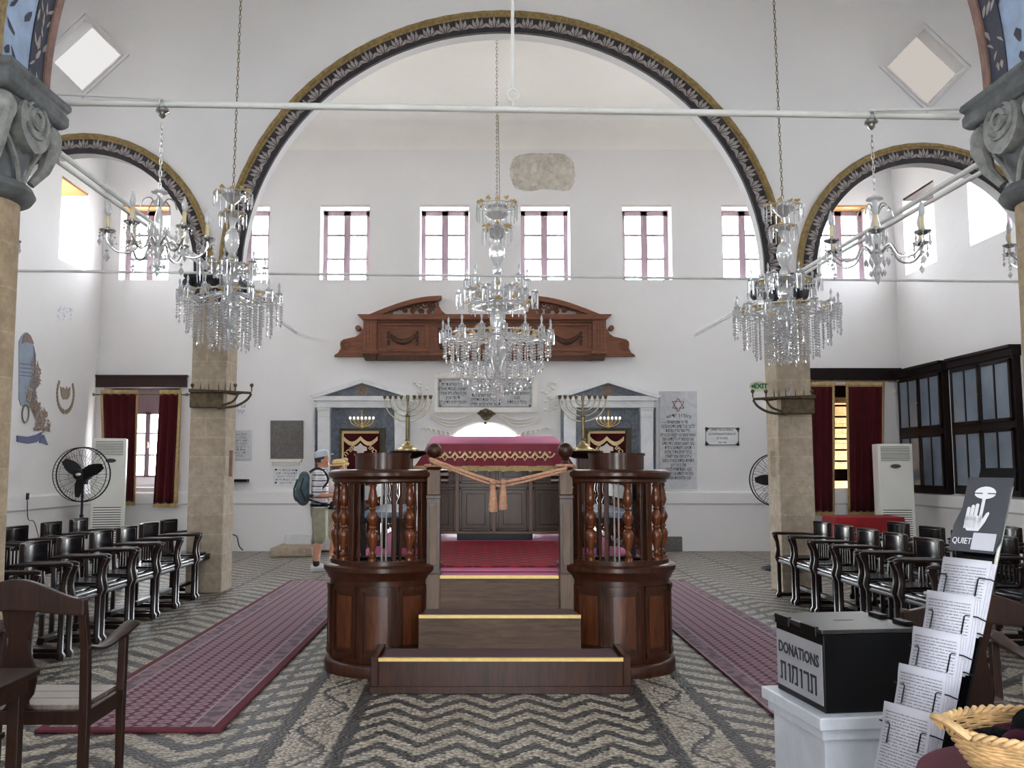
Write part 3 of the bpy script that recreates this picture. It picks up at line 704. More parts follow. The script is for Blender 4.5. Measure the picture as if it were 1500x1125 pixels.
# ---- carved oak overdoor
MX = 710.
def mir(pts): return [(2*MX-x, y) for x, y in reversed(pts)]
r = thing('carved_overdoor', 'carved oak overdoor with broken arched pediment hung on the wall behind the central chandelier', 'carved panel')
m = MB(); pr(m, rc(551,466,869,527), .01, .10)
m.build('back_board', MAT['carved'], r, ang=0, bevel=.006)
m = MB(); pr(m, [(523,460),(897,460),(892,464),(889,468),(531,468),(527,464)], .0, .24); pr(m, rc(552,468,868,472), .08, .15)
m.build('cornice', MAT['carved'], r, ang=0, bevel=.008)
m = MB(); pr(m, rc(551,520,869,528), .08, .15); m.build('base_rail', MAT['carvedD'], r, ang=0, bevel=.006)
for f in (lambda p: p, mir):
    p = MB(); pr(p, f(rc(532,468,552,516)), .06, .19)
    for i in range(4): pr(p, f(rc(534+i*4.6,471,536.6+i*4.6,513)), .18, .2)
    pr(p, f(rc(530,513,554,518)), .05, .22); p.build('pilaster', MAT['carved'], r, ang=0, bevel=.004)
    p = MB(); pr(p, f([(531,518),(553,518),(551,527),(534,527)]), .04, .2); p.build('pilaster_foot', MAT['carvedD'], r, ang=0, bevel=.006)
    s = MB()
    wing = [(533,522),(489,522),(491,519),(495,517),(499,510),(498,504),(499,500),(503,497),(512,495),(521,493),(527,489),(530,483),(533,480)]
    pr(s, f(wing), .02, .12)
    c = B(*f([(525,481)])[0], .07); s.lathe([(0,-.06),(.05,-.06),(.05,.06),(0,.06)], 14); 
    k0 = len(s.v)-14*4
    s.xf(Matrix.Translation(c) @ Matrix.Rotation(pi/2, 4, 'X'), k0)
    c2 = B(*f([(506,505)])[0], .125)
    s.tube([(c2.x+(.02+.075*i/22)*cos(i*.62), c2.y, c2.z+(.02+.075*i/22)*sin(i*.62)) for i in range(23)], .012, 6)
    s.build('scroll_wing', MAT['carved'], r, ang=40)
    # arched half pediment: curved cornice, openwork
    out = [(541,460)] + [(541+(647-541)*t, 460-27*sin(pi/2*min(1,t*1.02))) for t in [i/14 for i in range(1,15)]]
    inn = [(x, y+7.5) for x, y in reversed(out[1:])]
    a = MB(); pr(a, f(out + [(646,437),(641,440)] + inn[1:] + [(552,460)]), .0, .2); a.build('arched_cornice', MAT['carved'], r, ang=0, bevel=.006)
    e = MB(); pr(e, f([(640,440),(642,440),(643,448),(647,455),(653,460),(634,460),(637,452)]), .02, .12)
    e.build('pediment_end', MAT['carved'], r, ang=0)
    e = MB(); pr(e, f([(552,460),(566,453),(575,455),(575,460)]), .02, .1); e.build('pediment_corner', MAT['carved'], r, ang=0)
    o = MB()
    for i, (cx, cy, rr) in enumerate(((579,452,4),(588,449,5),(599,447,6.5),(611,447,7.),(623,446,8.),(633,448,6),(593,455,3.5),(605,455,4),(617,456,4),(629,456,3.5))):
        sg = 1 if i % 2 else -1
        pts = [f([(cx+rr*(1-.028*j)*cos(sg*j*.4+1), cy+rr*(1-.028*j)*sin(sg*j*.4+1))])[0] for j in range(26)]
        o.tube([tuple(B(x, y, .07)) for x, y in pts], .016, 5)
        q = B(*f([(cx, cy)])[0], .07); o.sphere(q, .022, 6, 4)
    o.build('openwork_scrolls', MAT['carved'], r)
    fr = MB()
    for q in (rc(553,473,629,477), rc(553,511,629,515), rc(553,477,558,511), rc(622,477,629,511)): pr(fr, f(q), .09, .13)
    fr.build('panel_frame', MAT['carved'], r, ang=0, bevel=.005)
    g = MB(); L = 16
    for i in range(L+1):
        t = i/L; x = 570+40*t; y = 490+11*sin(pi*t); c = B(*f([(x,y)])[0], .12)
        g.sphere(c, .028+.028*sin(pi*t), 8, 6, (1,.8,1))
    for x in (569, 611):
        for y in (487,493,499,503): g.sphere(B(*f([(x,y)])[0], .12), .03, 8, 6, (.9,.8,1.1))
    g.build('garland', MAT['carvedD'], r)
m = MB()
for q in (rc(640,476,780,480), rc(640,512,780,516), rc(637,476,642,516), rc(778,476,783,516)): pr(m, q, .09, .13)
m.build('panel_frame', MAT['carved'], r, ang=0, bevel=.005)
for xs_ in ((646,650),(772,776)):
    m = MB()
    for x in xs_:
        for y in range(482,512,4): m.sphere(B(x, y, .12), .03, 6, 5)
    m.build('leaf_drop', MAT['carvedD'], r)
for x in (588, 832): MB().lathe([(0,-.02),(.016,-.02),(.016,.04),(0,.04)], 8, tuple(B(x,527,.1))).build('hanging_hook', MAT['silver'], r)
# ---- inscription panel in stucco frame
HEB = dict(l=["אין כי טוריא די פה","רשאונה בעמוד מאירים","אין לו אלא ר׳א שאיבין","ד׳ וזה אביון","ויקטורי ימים מדיא לבן"],
           r=["המקרא אלם מדיבר","לעמוד בשאטו מות אשר","הנאמנות כאביטר שהם","מבניו","בהכל בעין מודיא"],
           c=["הם זכרון 2","","בית יקטיפארם הוד","ד׳ ענ״ל שנת מתיל״ה","תאור אלא קיים פולינו"])
def heb(lines): return "\n".join(s[::-1] for s in lines)
r = thing('inscription_panel', 'grey marble panel with three columns of Hebrew in a white stucco frame', 'inscription')
m = MB(); pr(m, rc(641,554,780,598), .0, .07); m.build('marble_slab', MAT['marbleI'], r, ang=0)
m = MB()
for q in (rc(636,549,788,554), rc(636,597,788,604), rc(636,554,641,598), rc(780,554,788,598)): pr(m, q, .0, .11)
m.build('stucco_frame', MAT['stucco'], r, ang=0, bevel=.012)
m = MB()
for q in (rc(643,556,778,556.7), rc(643,595.5,778,596.2), rc(643,556,643.7,596), rc(777.3,556,778,596), rc(688,559,733,559.6), rc(688,570,733,570.6)): pr(m, q, .068, .073)
for x, y in ((645,558),(776,558),(645,594),(776,594)): m.sphere(B(x,y,.072), .022, 6, 4, (1,.3,1))
m.build('incised_border', MAT['inkG'], r, ang=0)
sz = .082
text(heb(HEB['l']), sz, MAT['ink'], r, WALLTXT(B(663,576,.072)), .001, line=1.0, bold=.001, fit=.54); text(heb(HEB['r']), sz, MAT['ink'], r, WALLTXT(B(757,576,.072)), .001, line=1.0, bold=.001, fit=.5)
text(heb(HEB['c']), sz*1.02, MAT['ink'], r, WALLTXT(B(711,579,.072)), .001, line=.98, bold=.001, fit=.56)
# stucco ornament around: festoons, shell over the door, side sprigs
r = thing('stucco_relief', 'white stucco relief of swags, shells and sprigs framing the marble inscription panel', 'relief')
for s in (-1, 1):
    m = MB()
    for d in (0, 3, 6):
        m.tube([tuple(B(711+s*(18+62*t), 606+d*.6+ (8+d)*sin(pi*t) + 2*t, .02)) for t in [i/14 for i in range(15)]], .02, 6)
    m.build('swag', MAT['stucco'], r)
    m = MB()
    for i in range(6):
        m.tube([tuple(B(711+s*(52+i*7+8*t*t), 640-i*2.+ (-16+i*1.5)*t*(1.2-t)*1.3, .03)) for t in [k/8 for k in range(9)]], [.012+.02*(1-k/8) for k in range(9)], 6)
    m.build('shell_ribs', MAT['stucco'], r)
    m = MB(); rnd = random.Random(5)
    st = spline([B(711+s*93,604,.02), B(711+s*97,590,.02), B(711+s*91,578,.02), B(711+s*99,566,.02)], 6)
    m.tube(st, .012, 5)
    for p in st[::2]:
        for k in range(2): m.sphere((p.x+rnd.uniform(-.09,.09), p.y-.005, p.z+rnd.uniform(-.05,.07)), .035, 7, 5, (1.3,.5,.8))
    m.build('sprig', MAT['stucco'], r)
m = MB(); rnd = random.Random(2)
for i in range(44):
    t = i/43; m.sphere(B(640+144*t, 550-1.5+rnd.uniform(-2.5,1.5), .03), rnd.uniform(.02,.04), 6, 5, (1.3,.6,.8))
m.build('crest_foliage', MAT['stucco'], r)
r = thing('bronze_emblem', 'small dark bronze emblem under the marble inscription panel', 'emblem')
m = MB(); pr(m, [(698,605),(704,602),(709,599),(712,598),(716,600),(722,603),(727,606),(722,609),(717,614),(712,617),(707,614),(703,609)], .1, .15)
for x, y in ((705,604),(711,603),(718,604),(708,609),(715,609),(711,613)): m.sphere(B(x,y,.155), .045, 7, 5, (1,.6,1))
m.sphere(B(711,620,.1), .03, 8, 6); m.build('emblem_body', MAT['bronze'], r)
# ---- the two marble arks
def star(m, c, R, w, d):
    for s in (1, -1):
        p = [(c.x+R*cos(a), c.z+R*sin(a)) for a in [pi/2*s + 2*pi*k/3 for k in range(3)]]
        for i in range(3):
            a, b = p[i], p[(i+1) % 3]
            m.tube([(a[0], d, a[1]), (b[0], d, b[1])], w, 4)
MAT['olive'] = mk('dark_olive_frame', (66,62,44), .5, .3, .15, 10.)
def ark(cx, side):
    r = thing('marble_ark', 'white pedimented marble ark with blue-grey panel and burgundy curtain, %s of the doorway' % side, 'ark')
    F = lambda pts: [(x+cx-530, y) for x, y in pts]
    m = MB(); pr(m, F([(454,579),(530,555),(608,580),(603,584),(530,561),(460,584)]), .0, .32); pr(m, F(rc(459,580,602,587)), .0, .30)
    m.build('pediment', MAT['marble'], r, ang=0, bevel=.008)
    m = MB(); pr(m, F([(474,580),(530,561),(587,580)]), .0, .22); m.build('tympanum', MAT['marbleG'], r, ang=0)
    m = MB(); pr(m, F(rc(463,587,598,597)), .0, .26); m.build('entablature', MAT['marble'], r, ang=0, bevel=.006)
    m = MB(); c = B(cx, 571, .22); star(m, c, .085, .012, BY-.23); m.sphere((c.x, BY-.225, c.z), .035, 10, 6, (1,.4,1))
    m.lathe([(.1,0),(.115,.0),(.115,.02),(.1,.02)], 20, cap=False); k0 = len(m.v)-80
    m.xf(Matrix.Translation((c.x, BY-.22, c.z)) @ Matrix.Rotation(pi/2,4,'X'), k0); m.build('star_emblem', mk('dull_bronze_star', (150,126,104), .5, .2), r)
    for x0, x1 in ((464,484),(577,597)):
        m = MB(); pr(m, F(rc(x0+1,611,x1-1,790)), .02, .2); pr(m, F(rc(x0,597,x1,601)), .0, .24); pr(m, F([(x0+.5,601),(x1-.5,601),(x1-1.5,611),(x0+1.5,611)]), .0, .215)
        pr(m, F(rc(x0-1,790,x1+1,806)), .0, .25); m.build('pilaster', MAT['marble'], r, ang=0, bevel=.006)
    for x0, x1 in ((461,463.5),(598,600)):
        m = MB(); pr(m, F(rc(x0,597,x1,806)), .0, .1); m.build('side_strip', MAT['marbleG'], r, ang=0)
    m = MB(); pr(m, F(rc(484,597,577,806)), .0, .06); m.build('backing_panel', MAT['marbleG'], r, ang=0)
    m = MB()
    for q in (rc(497,627,564,631), rc(497,631,500,800), rc(556,631,564,800)): pr(m, F(q), .05, .15)
    m.build('door_surround', MAT['olive'], r, ang=0, bevel=.004)
    m = MB(); pr(m, F(rc(500,631,556,800)), .05, .09); cu = m.build('ark_curtain', MAT['velvet'], r, ang=0)
    e = MB(); pr(e, F(rc(501,631,555,635)), .088, .102); pr(e, F(rc(500,635,503.5,800)), .088, .1)
    for i in range(2):
        x0 = 503+i*25; top = [(x0+25*t, 639+8*sin(pi*t)) for t in [k/8 for k in range(9)]]; bot = [(x, y+6) for x, y in reversed(top)]
        pr(e, F(top+bot), .09, .104)
    e.build('scalloped_border', MAT['cream'], cu, ang=0)
    e = MB(); sh = [(528,649),(532,653),(537,655),(537.5,660),(533,661),(532,666),(528,667),(523.5,666),(523,661),(518,660),(518,655),(523.5,653)]
    pr(e, F(sh), .09, .106); e.build('silver_cartouche', MAT['silverth'], cu, ang=0)
    hb = "כתר תורה"
    if True:
        M0 = WALLTXT(B(cx+15-0, 658, .1)) @ Matrix.Rotation(-.75, 4, 'Z'); text("כתר"[::-1], .12, MAT['cream'], cu, M0, .003, name='embroidered_letters', bold=.003)
        M0 = WALLTXT(B(cx-18, 660, .1)) @ Matrix.Rotation(.75, 4, 'Z'); text("תורה"[::-1], .12, MAT['cream'], cu, M0, .003, name='embroidered_letters', bold=.003)
    f = MB()
    rnd = random.Random(3)
    for i in range(26): f.sphere(B(cx-26+rnd.uniform(-5,5), 672+rnd.uniform(0,16), .1), .03, 6, 4, (1,.5,1.3))
    pr(f, F([(500,690),(509,690),(507.5,697),(501.5,697)]), .09, .12); f.build('embroidered_vase', MAT['cream'], cu)
    # hanging brass lamp with seven lights
    l = thing('hanging_lamp', 'small brass seven-light lamp against the blue-grey marble of the ark %s of the doorway' % side, 'lamp')
    for k in range(7):
        x = cx-17+k*34/6.; fl = MB(); fl.sphere(B(x, 612.2, .2), .022, 8, 6, (1,1,1.2)); fl.build('light_bulb', MAT['bulb_lit'], l)
    m = MB()
    for k in range(4):
        w = 17-k*5.4
        if w < 1: continue
        m.tube([tuple(B(cx+w*cos(a), 615+10*sin(a)*(.3+.7*w/17), .2)) for a in [pi*i/12 for i in range(13)]], .009, 5)
    m.tube([tuple(B(cx,601,.1)), tuple(B(cx,626,.2))], .013, 6); m.tube([tuple(B(cx-17.5,615,.2)), tuple(B(cx+17.5,615,.2))], .007, 5)
    m.sphere(B(cx,625,.2), .03, 8, 6); m.tube([tuple(B(cx,622,.2)), tuple(B(cx,622,.05))], .01, 6); m.build('branches', MAT['gold'], l)
MAT['bulb_lit'] = emis('small_lit_bulb', (255, 250, 236), .5)
ark(530, 'left'); ark(891, 'right')
# ---- stone tablets
def tablet(name, label, q, d, mat, lines=None, sz=.07, tm='ink', tc=None, line=1.1, bold=0.):
    fw = abs(B(q[2],q[1]).x-B(q[0],q[1]).x)*.9
    r = thing(name, label, 'wall tablet'); m = MB(); pr(m, rc(*q), .0, d); m.build('slab', MAT[mat], r, ang=0, bevel=.004)
    if lines: text(lines, sz, MAT[tm], r, WALLTXT(B(*(tc or ((q[0]+q[2])/2, (q[1]+q[3])/2)), d+.002)), .001, line=line, bold=bold, fit=fw)
    return r
tablet('stone_tablet', 'blank dark grey stone slab set in the wall left of the left ark', (396,616,444,672), .035, 'stoneD')
r = thing('wall_ledge', 'small white moulded ledge under the dark stone slab', 'ledge'); m = MB(); pr(m, rc(395,673,441,677), .0, .1); pr(m, rc(398,677,438,681), .0, .06); m.build('moulding', MAT['stucco'], r, ang=0, bevel=.006)
r = tablet('marble_plaque', 'white marble plaque with five lines and four dark studs below the dark slab', (401,684,438,712), .03, 'marble', heb(["בית הכנסת קהל","קדוש שלום רודיס","יגן עליה אלהים","נבנה בשנת הזאת","לפרט קטן"]), .055, 'inkG', line=1.05)
for x, y in ((404,688),(434,689),(404,707),(434,708)):
    MB().sphere(B(x,y,.035), .018, 8, 6, (1,.6,1)).build('stud', MAT['iron'], r)
tablet('marble_plaque', 'grey inscribed marble plaque half hidden behind the left stone pier', (322,630,368,674), .03, 'marbleP', heb(["לזכר נשמת אבינו","מורינו הרב יצחק","יושב ראש הקהילה","נפטר לבית עולמו","ביום שבת קודש","שנת תרע לפרט","תהי נפשו צרורה","בצרור החיים"]), .058, 'inkG', line=.95)
tablet('marble_plaque', 'small white plaque partly behind the bronze bracket of the left pier', (330,590,361,608), .03, 'marble', heb(["זכר למקדש","קהל שלום"]), .09, 'inkG', line=1.)
r = thing('memorial_tablet', 'tall pale marble tablet with Star of David and Hebrew lines beside the right ark', 'wall tablet')
m = MB(); pr(m, rc(966,573,1021,619), .0, .035); m.build('upper_slab', MAT['marbleP'], r, ang=0, bevel=.003)
m = MB(); pr(m, rc(966,619.5,1021,716), .0, .035); m.build('lower_slab', MAT['marbleP'], r, ang=0, bevel=.003)
m = MB(); star(m, B(993.5,593,.037), .125, .009, BY-.038); m.build('star_of_david', MAT['pinkedge'], r)
for k, wd_ in enumerate("לזכרון קדושי"[::-1]):
    t = (k-5.5)/5.5
    if wd_ != ' ': text(wd_, .085, MAT['ink'], r, WALLTXT(B(993.5+17*t, 608+3.5*t*t, .037)) @ Matrix.Rotation(-t*.38, 4, 'Z'), .001, name='inscription_letter', bold=.001)
RH = ["של עיר ואם בישראל","כל בני קהל קדוש רודיס והסביבה","הי״ו אשר נספו במחנות","אנשים ונשים וטף זקנים עם נערים","שנהרגו ונשרפו על קידוש השם","בימי השואה האיומה בידי הזדים","תהיינה נפשותיהם צרורות","בצרור החיים את ה׳ אלהים","ועפרם יהיה שמור לגאולה","ולתחיית המתים במהרה בימינו","אמן כן יהי רצון","נקבע בשנת תש״ה ליצירה","ביום ט״ו לחודש אב הרחמים","יזכור אלהים את נשמתם"]
text(heb(RH), .088, MAT['ink'], r, WALLTXT(B(993.5,659,.037)), .001, line=.895, bold=.0012, fit=.64)
r = thing('framed_plaque', 'small framed plaque with four lines of writing left of the right stone pier', 'wall tablet')
m = MB(); pr(m, rc(1033,626,1083,652.5), .0, .03); m.build('plate', MAT['marble'], r, ang=0, bevel=.003)
m = MB()
for q in (rc(1036,626.6,1080,627.4), rc(1038,651.2,1079,652), rc(1033.6,630,1034.4,649), rc(1081.6,630,1082.4,649)): pr(m, q, .028, .036)
for x, y in ((1035,628),(1081,628.5),(1035,650.5),(1081,651)):
    m.sphere(B(x,y,.034), .032, 7, 5, (1,.3,1)); m.tube([tuple(B(x,y,.034)), tuple(B(x+(3.5 if x<1050 else -3.5), y, .034))], .012, 5); m.tube([tuple(B(x,y,.034)), tuple(B(x, y+(4 if y<640 else -4), .034))], .012, 5)
m.build('corner_frame', MAT['ink'], r)
text("OFFERT PAR LA FAMILLE\nLA COMMUNAUTE ISRAELITE\nDE RHODES\nMAI 1945", .058, MAT['ink'], r, WALLTXT(B(1058,639,.032)), .001, line=1.35, fit=.5)
r = thing('wall_shelf', 'small black shelf on the wall beside the left stone pier', 'shelf'); m = MB(); pr(m, rc(334,702,361,706), .0, .2); m.build('board', MAT['blackpaint'], r, ang=0, bevel=.004)
r = thing('power_cable', 'black cable running down the wall to the floor beside the left pier', 'cable')
MB().tube(spline([B(338,780,.07), B(341,783,.07), B(347,786,.07), B(349,795,.07), B(351,801,.07), (B(356,806,.1).x, BY-.1, .02)], 6), .009, 6).build('cord', MAT['iron'], r)
# bare plaster patch
r = thing('plaster_patch', 'rounded patch of bare rough plaster high on the white back wall', 'wall patch', kind='structure'); m = MB()
pt = [(749,240),(753,231),(766,226),(800,224),(824,226),(836,232),(841,246),(842,262),(838,275),(826,279),(800,277),(775,279),(757,276),(750,266),(747,252)]
sp_ = spline([(x,y,0) for x,y in pt+pt[:1]], 4)[:-1]; pr(m, [(p.x + random.Random(i).uniform(-1,1), p.y+random.Random(i+50).uniform(-1,1)) for i,p in enumerate(sp_)], -.02, .012)
m.build('rough_plaster', MAT['patch'], r, ang=0)
for k, (x0, y0, x1, y1) in enumerate(((513,528,513.6,800),(622,528,622.5,548))):
    pass
# stone blocks at the foot of the wall
for q, lb in (((395,803,457,816),'low rough stone step against the back wall behind the man'),((972,786,1000,808),'grey stone block at the foot of the wall right of the platform')):
    r = thing('stone_step', lb, 'step'); a, b = PZ(q[0], q[3], 0), PZ(q[2], q[3], 0)
    MB().box(a.x, b.x, a.y, BY-.1, 0, P(q[0], q[1], a.y).z).build('block', MAT['stoneD'] if 'grey' in lb else MAT['stone'], r, ang=0, bevel=.02)
r = thing('marble_step', 'white marble step above the rough stone step at the back wall', 'step'); 
a, b = P(418, 800, BY-.25), P(456, 800, BY-.25); MB().box(a.x, b.x, BY-.3, BY-.1, P(418,803,BY-.3).z+.0, P(418,783,BY-.25).z).build('block', MAT['marble'], r, ang=0, bevel=.01)
# ---- exit sign
r = thing('exit_sign', 'oval pale sign with green arrow and EXIT beside the right stone pier', 'sign'); c = P(1111,566,11.2); 
m = MB(); m.lathe([(0,-.012),(.115,-.012),(.12,0),(.115,.012),(0,.012)], 32, sy=.55); m.xf(Matrix.Translation(c) @ Matrix.Rotation(pi/2,4,'X')); m.build('sign_plate', mk('pale_green_sign', (206, 220, 190), .5), r)
g_ = mk('green_lettering', (14, 104, 62), .6, 0, .02)
text("EXIT", .085, g_, r, WALLTXT(c+Vector((.025,-.014,0))), .001, bold=.003, name='lettering')
m = MB(); m.prism([(c.x-.1,c.z),(c.x-.07,c.z+.028),(c.x-.07,c.z+.009),(c.x-.04,c.z+.009),(c.x-.04,c.z-.009),(c.x-.07,c.z-.009),(c.x-.07,c.z-.028)], c.y-.017, c.y-.012); m.build('arrow', g_, r, ang=0)
MB().box(c.x+.09, PIER[1][0]+.02, c.y-.005, c.y+.005, c.z-.012, c.z+.012).build('mounting_arm', MAT['plastic'], r, ang=0)
# ---- bronze brackets on the piers
def bracket(side):
    s = 1 if side == 'left' else -1; x0, x1 = PIER[0 if side == 'left' else 1]; inner = x1 if side == 'left' else x0
    r = thing('bronze_bracket', 'aged bronze lamp bracket with spikes and ball finials on the %s stone pier' % side, 'lamp bracket')
    Y = 10.9-.002; dpx = 5 if side == 'left' else 14; z0, z1 = P(305,592+dpx,10.75).z, P(305,570+dpx,10.75).z; cz = (z0+z1)/2
    a, b = sorted((inner - s*.40, inner + s*.01))
    m = MB(); m.box(a, b, Y-.16, Y, z0, z1); m.build('back_plate', MAT['bronze'], r, ang=0, bevel=.01)
    m = MB(); zt = z1+.01
    m.box(a, b, Y-.2, Y-.0, z1, z1+.02)
    m.tube([(inner-s*.4, Y-.19, zt+.02),(inner+s*.18, Y-.2, zt-.01),(inner+s*.36, Y-.2, zt-.02)], .016, 6)
    m.tube([(inner+s*0, Y-.0, zt),(inner+s*.12, Y-.02, zt-.02),(inner+s*.24, Y-.19, zt-.02)], .013, 6)
    m.build('gallery_rail', MAT['bronze'], r)
    m = MB(); m.tube(spline([(inner+s*.36,Y-.2,zt-.03),(inner+s*.30,Y-.2,zt-.11),(inner+s*.16,Y-.19,zt-.18),(inner-s*.05,Y-.17,zt-.2)],6), .015, 6)
    m.tube(spline([(inner+s*.2,Y-.2,zt-.03),(inner+s*.14,Y-.2,zt-.12),(inner,Y-.19,zt-.17)],6), .014, 6); m.build('curved_stay', MAT['bronze'], r)
    for dx in (-.36, .16 if side == 'left' else .2, .36):
        m = MB(); bx = inner+s*dx; m.tube([(bx,Y-.19,zt),(bx,Y-.19,zt+.06)], .008, 6); m.sphere((bx,Y-.19,zt+.075), .024, 10, 8); m.build('ball_finial', MAT['bronze'], r)
    for dx in (-.26,-.16,-.04,.04,.1):
        m = MB(); bx = inner+s*dx; m.tube([(bx,Y-.19,zt),(bx,Y-.19,zt+.1)], [.008,.003], 6); m.build('spike', MAT['bronze'], r)
    return r
bracket('left'); bracket('right')
r = thing('glass_ornament', 'white glass ornament on the spiked bracket of the right pier', 'ornament'); c = P(1158,574,10.66)
m = MB(); m.tube([c+Vector((-.03,0,-.04)), c+Vector((0,0,.02)), c+Vector((.02,0,.05)), c+Vector((-.02,0,.06))], .01, 6); m.sphere(c+Vector((-.03,0,-.03)), .025, 8, 6); m.build('glass_body', MAT['bulb'], r)
for k, (px, py) in enumerate(((339,680),(1131,680))):
    r = thing('stone_strip', 'narrow reddish stone strip fixed on the inner corner of the %s stone pier' % ('left','right')[k], 'stone strip')
    p0, p1 = P(px-3, 698, 10.88), P(px+3, 660, 10.88); MB().box(p0.x, p1.x, 10.84, 10.905, p0.z, p1.z).build('strip', MAT['pinkedge'] if k == 0 else MAT['stone'], r, ang=0, bevel=.008)
# ---- curtains, rods, lintels, cupboards
def curtain(label, x0, x1, y0, y1, d, folds, trim_sides=(1,1), flare=0., xb=None):
    r = thing('curtain', label, 'curtain', group=None); N = 40; m = MB()
    a, b = B(x0, y0, d), B(x1, y0, d); zb = B(x0, y1, d).z; xb = xb or (x0, x1); c, e = B(xb[0], y1, d), B(xb[1], y1, d)
    H = 14
    for j in range(H+1):
        t = j/H; z = a.z + (zb-a.z)*t; xa = a.x+(c.x-a.x)*t; xe = b.x+(e.x-b.x)*t
        for i in range(N+1):
            u = i/N; m.v.append((xa+(xe-xa)*u, BY-d + .028*sin(u*folds*2*pi+.4*t)*(.5+.5*t), z))
    for j in range(H):
        for i in range(N): m.f.append((j*(N+1)+i, j*(N+1)+i+1, (j+1)*(N+1)+i+1, (j+1)*(N+1)+i))
    o = m.build('cloth', MAT['velvet'], r, fix=False); s = o.modifiers.new('thick', 'SOLIDIFY'); s.thickness = .012
    f = MB(); 
    def strip(u0, u1, za, zb_, rows, off=-.008, fl=0.):
        for j in range(rows):
            for i in range(12 if u1-u0 > .5 else 3):
                K = 40 if u1-u0 > .5 else 3
        n = max(3, int(40*(u1-u0))); o0 = len(f.v)
        for j in range(rows+1):
            t = (za + (zb_-za)*j/rows); z = a.z+(zb-a.z)*t; xa = a.x+(c.x-a.x)*t; xe = b.x+(e.x-b.x)*t
            for i in range(n+1):
                u = u0+(u1-u0)*i/n; f.v.append((xa+(xe-xa)*u, BY-d+off + .028*sin(u*folds*2*pi+.4*t)*(.5+.5*t), z + (.01*(i%2) if fl else 0)))
        for j in range(rows):
            for i in range(n): f.f.append((o0+j*(n+1)+i, o0+j*(n+1)+i+1, o0+(j+1)*(n+1)+i+1, o0+(j+1)*(n+1)+i))
    wpx = 3.6/(x1-x0)
    strip(0, 1, -.012, .026, 2)
    if trim_sides[0]: strip(0, wpx, 0, 1, 14)
    if trim_sides[1]: strip(1-wpx, 1, 0, 1, 14)
    fr = f.build('gold_border', MAT['gold_cloth'], r, fix=False); s = fr.modifiers.new('thick', 'SOLIDIFY'); s.thickness = .016; s.offset = 0
    f = MB(); n = 60
    for i in range(n):
        u = (i+.5)/n; x = c.x+(e.x-c.x)*u; y = BY-d-.004+.028*sin(u*folds*2*pi+.4)
        f.tube([(x,y,zb+.02),(x,y,zb-.055-.012*(i%2))], .010, 4)
    f.build('fringe', MAT['gold_cloth'], r)
    return r
curtain('wide burgundy curtain with gold border on the left side of the left window', 147, 203, 573, 735, .16, 4.5, (1,1), xb=(152,198))
curtain('narrow burgundy curtain with gold border on the right side of the left window', 234, 266, 573, 738, .16, 3, (0,1), xb=(224,259))
curtain('burgundy curtain just right of the right stone pier', 1180, 1222, 562, 750, .16, 4, (0,1), xb=(1184,1222))
curtain('wide burgundy curtain beside the right white air conditioner', 1239, 1295, 562, 750, .16, 5, (1,1), xb=(1243,1293))
def crod(label, x0, x1, y):
    r = thing('curtain_rod', label, 'curtain rod'); a, b = B(x0,y,.16), B(x1,y,.16)
    MB().tube([a,b], .012, 8).build('pole', MAT['brassD'], r)
    for p, s in ((a,-1),(b,1)):
        m = MB(); m.sphere(p, .03, 8, 6, (1.6,1,1)); m.tube([p, p+Vector((s*.09,0,.01))], [.022,.004], 8); m.build('finial', MAT['brassD'], r)
    for p in (a+Vector((.14,0,0)), b-Vector((.1,0,0))): MB().tube([p, (p.x, BY, p.z)], .008, 6).build('wall_hook', MAT['brassD'], r)
crod('thin curtain rod over the left window', 136, 274, 578); crod('thin curtain rod over the right window', 1187, 1316, 558)
r = thing('window_lintel', 'dark wooden lintel board above the left curtained window', 'lintel'); m = MB(); pr(m, rc(137,549,273,567), .0, .07); pr(m, rc(136,549,274,552), .0, .1); m.build('board', MAT['lintel'], r, ang=0, bevel=.006)
r = thing('window_lintel', 'black wooden lintel board above the right curtained window reaching the corner', 'lintel'); m = MB(); pr(m, rc(1186,539,1321,557), .0, .08); m.build('board', MAT['black_wood'], r, ang=0, bevel=.006)
tag(MB().sphere(B(1311,573,.03), .05, 12, 8, (1,.6,1)).build('wall_detector', MAT['plastic']), 'small white round detector on the wall right of the right curtains', 'detector')
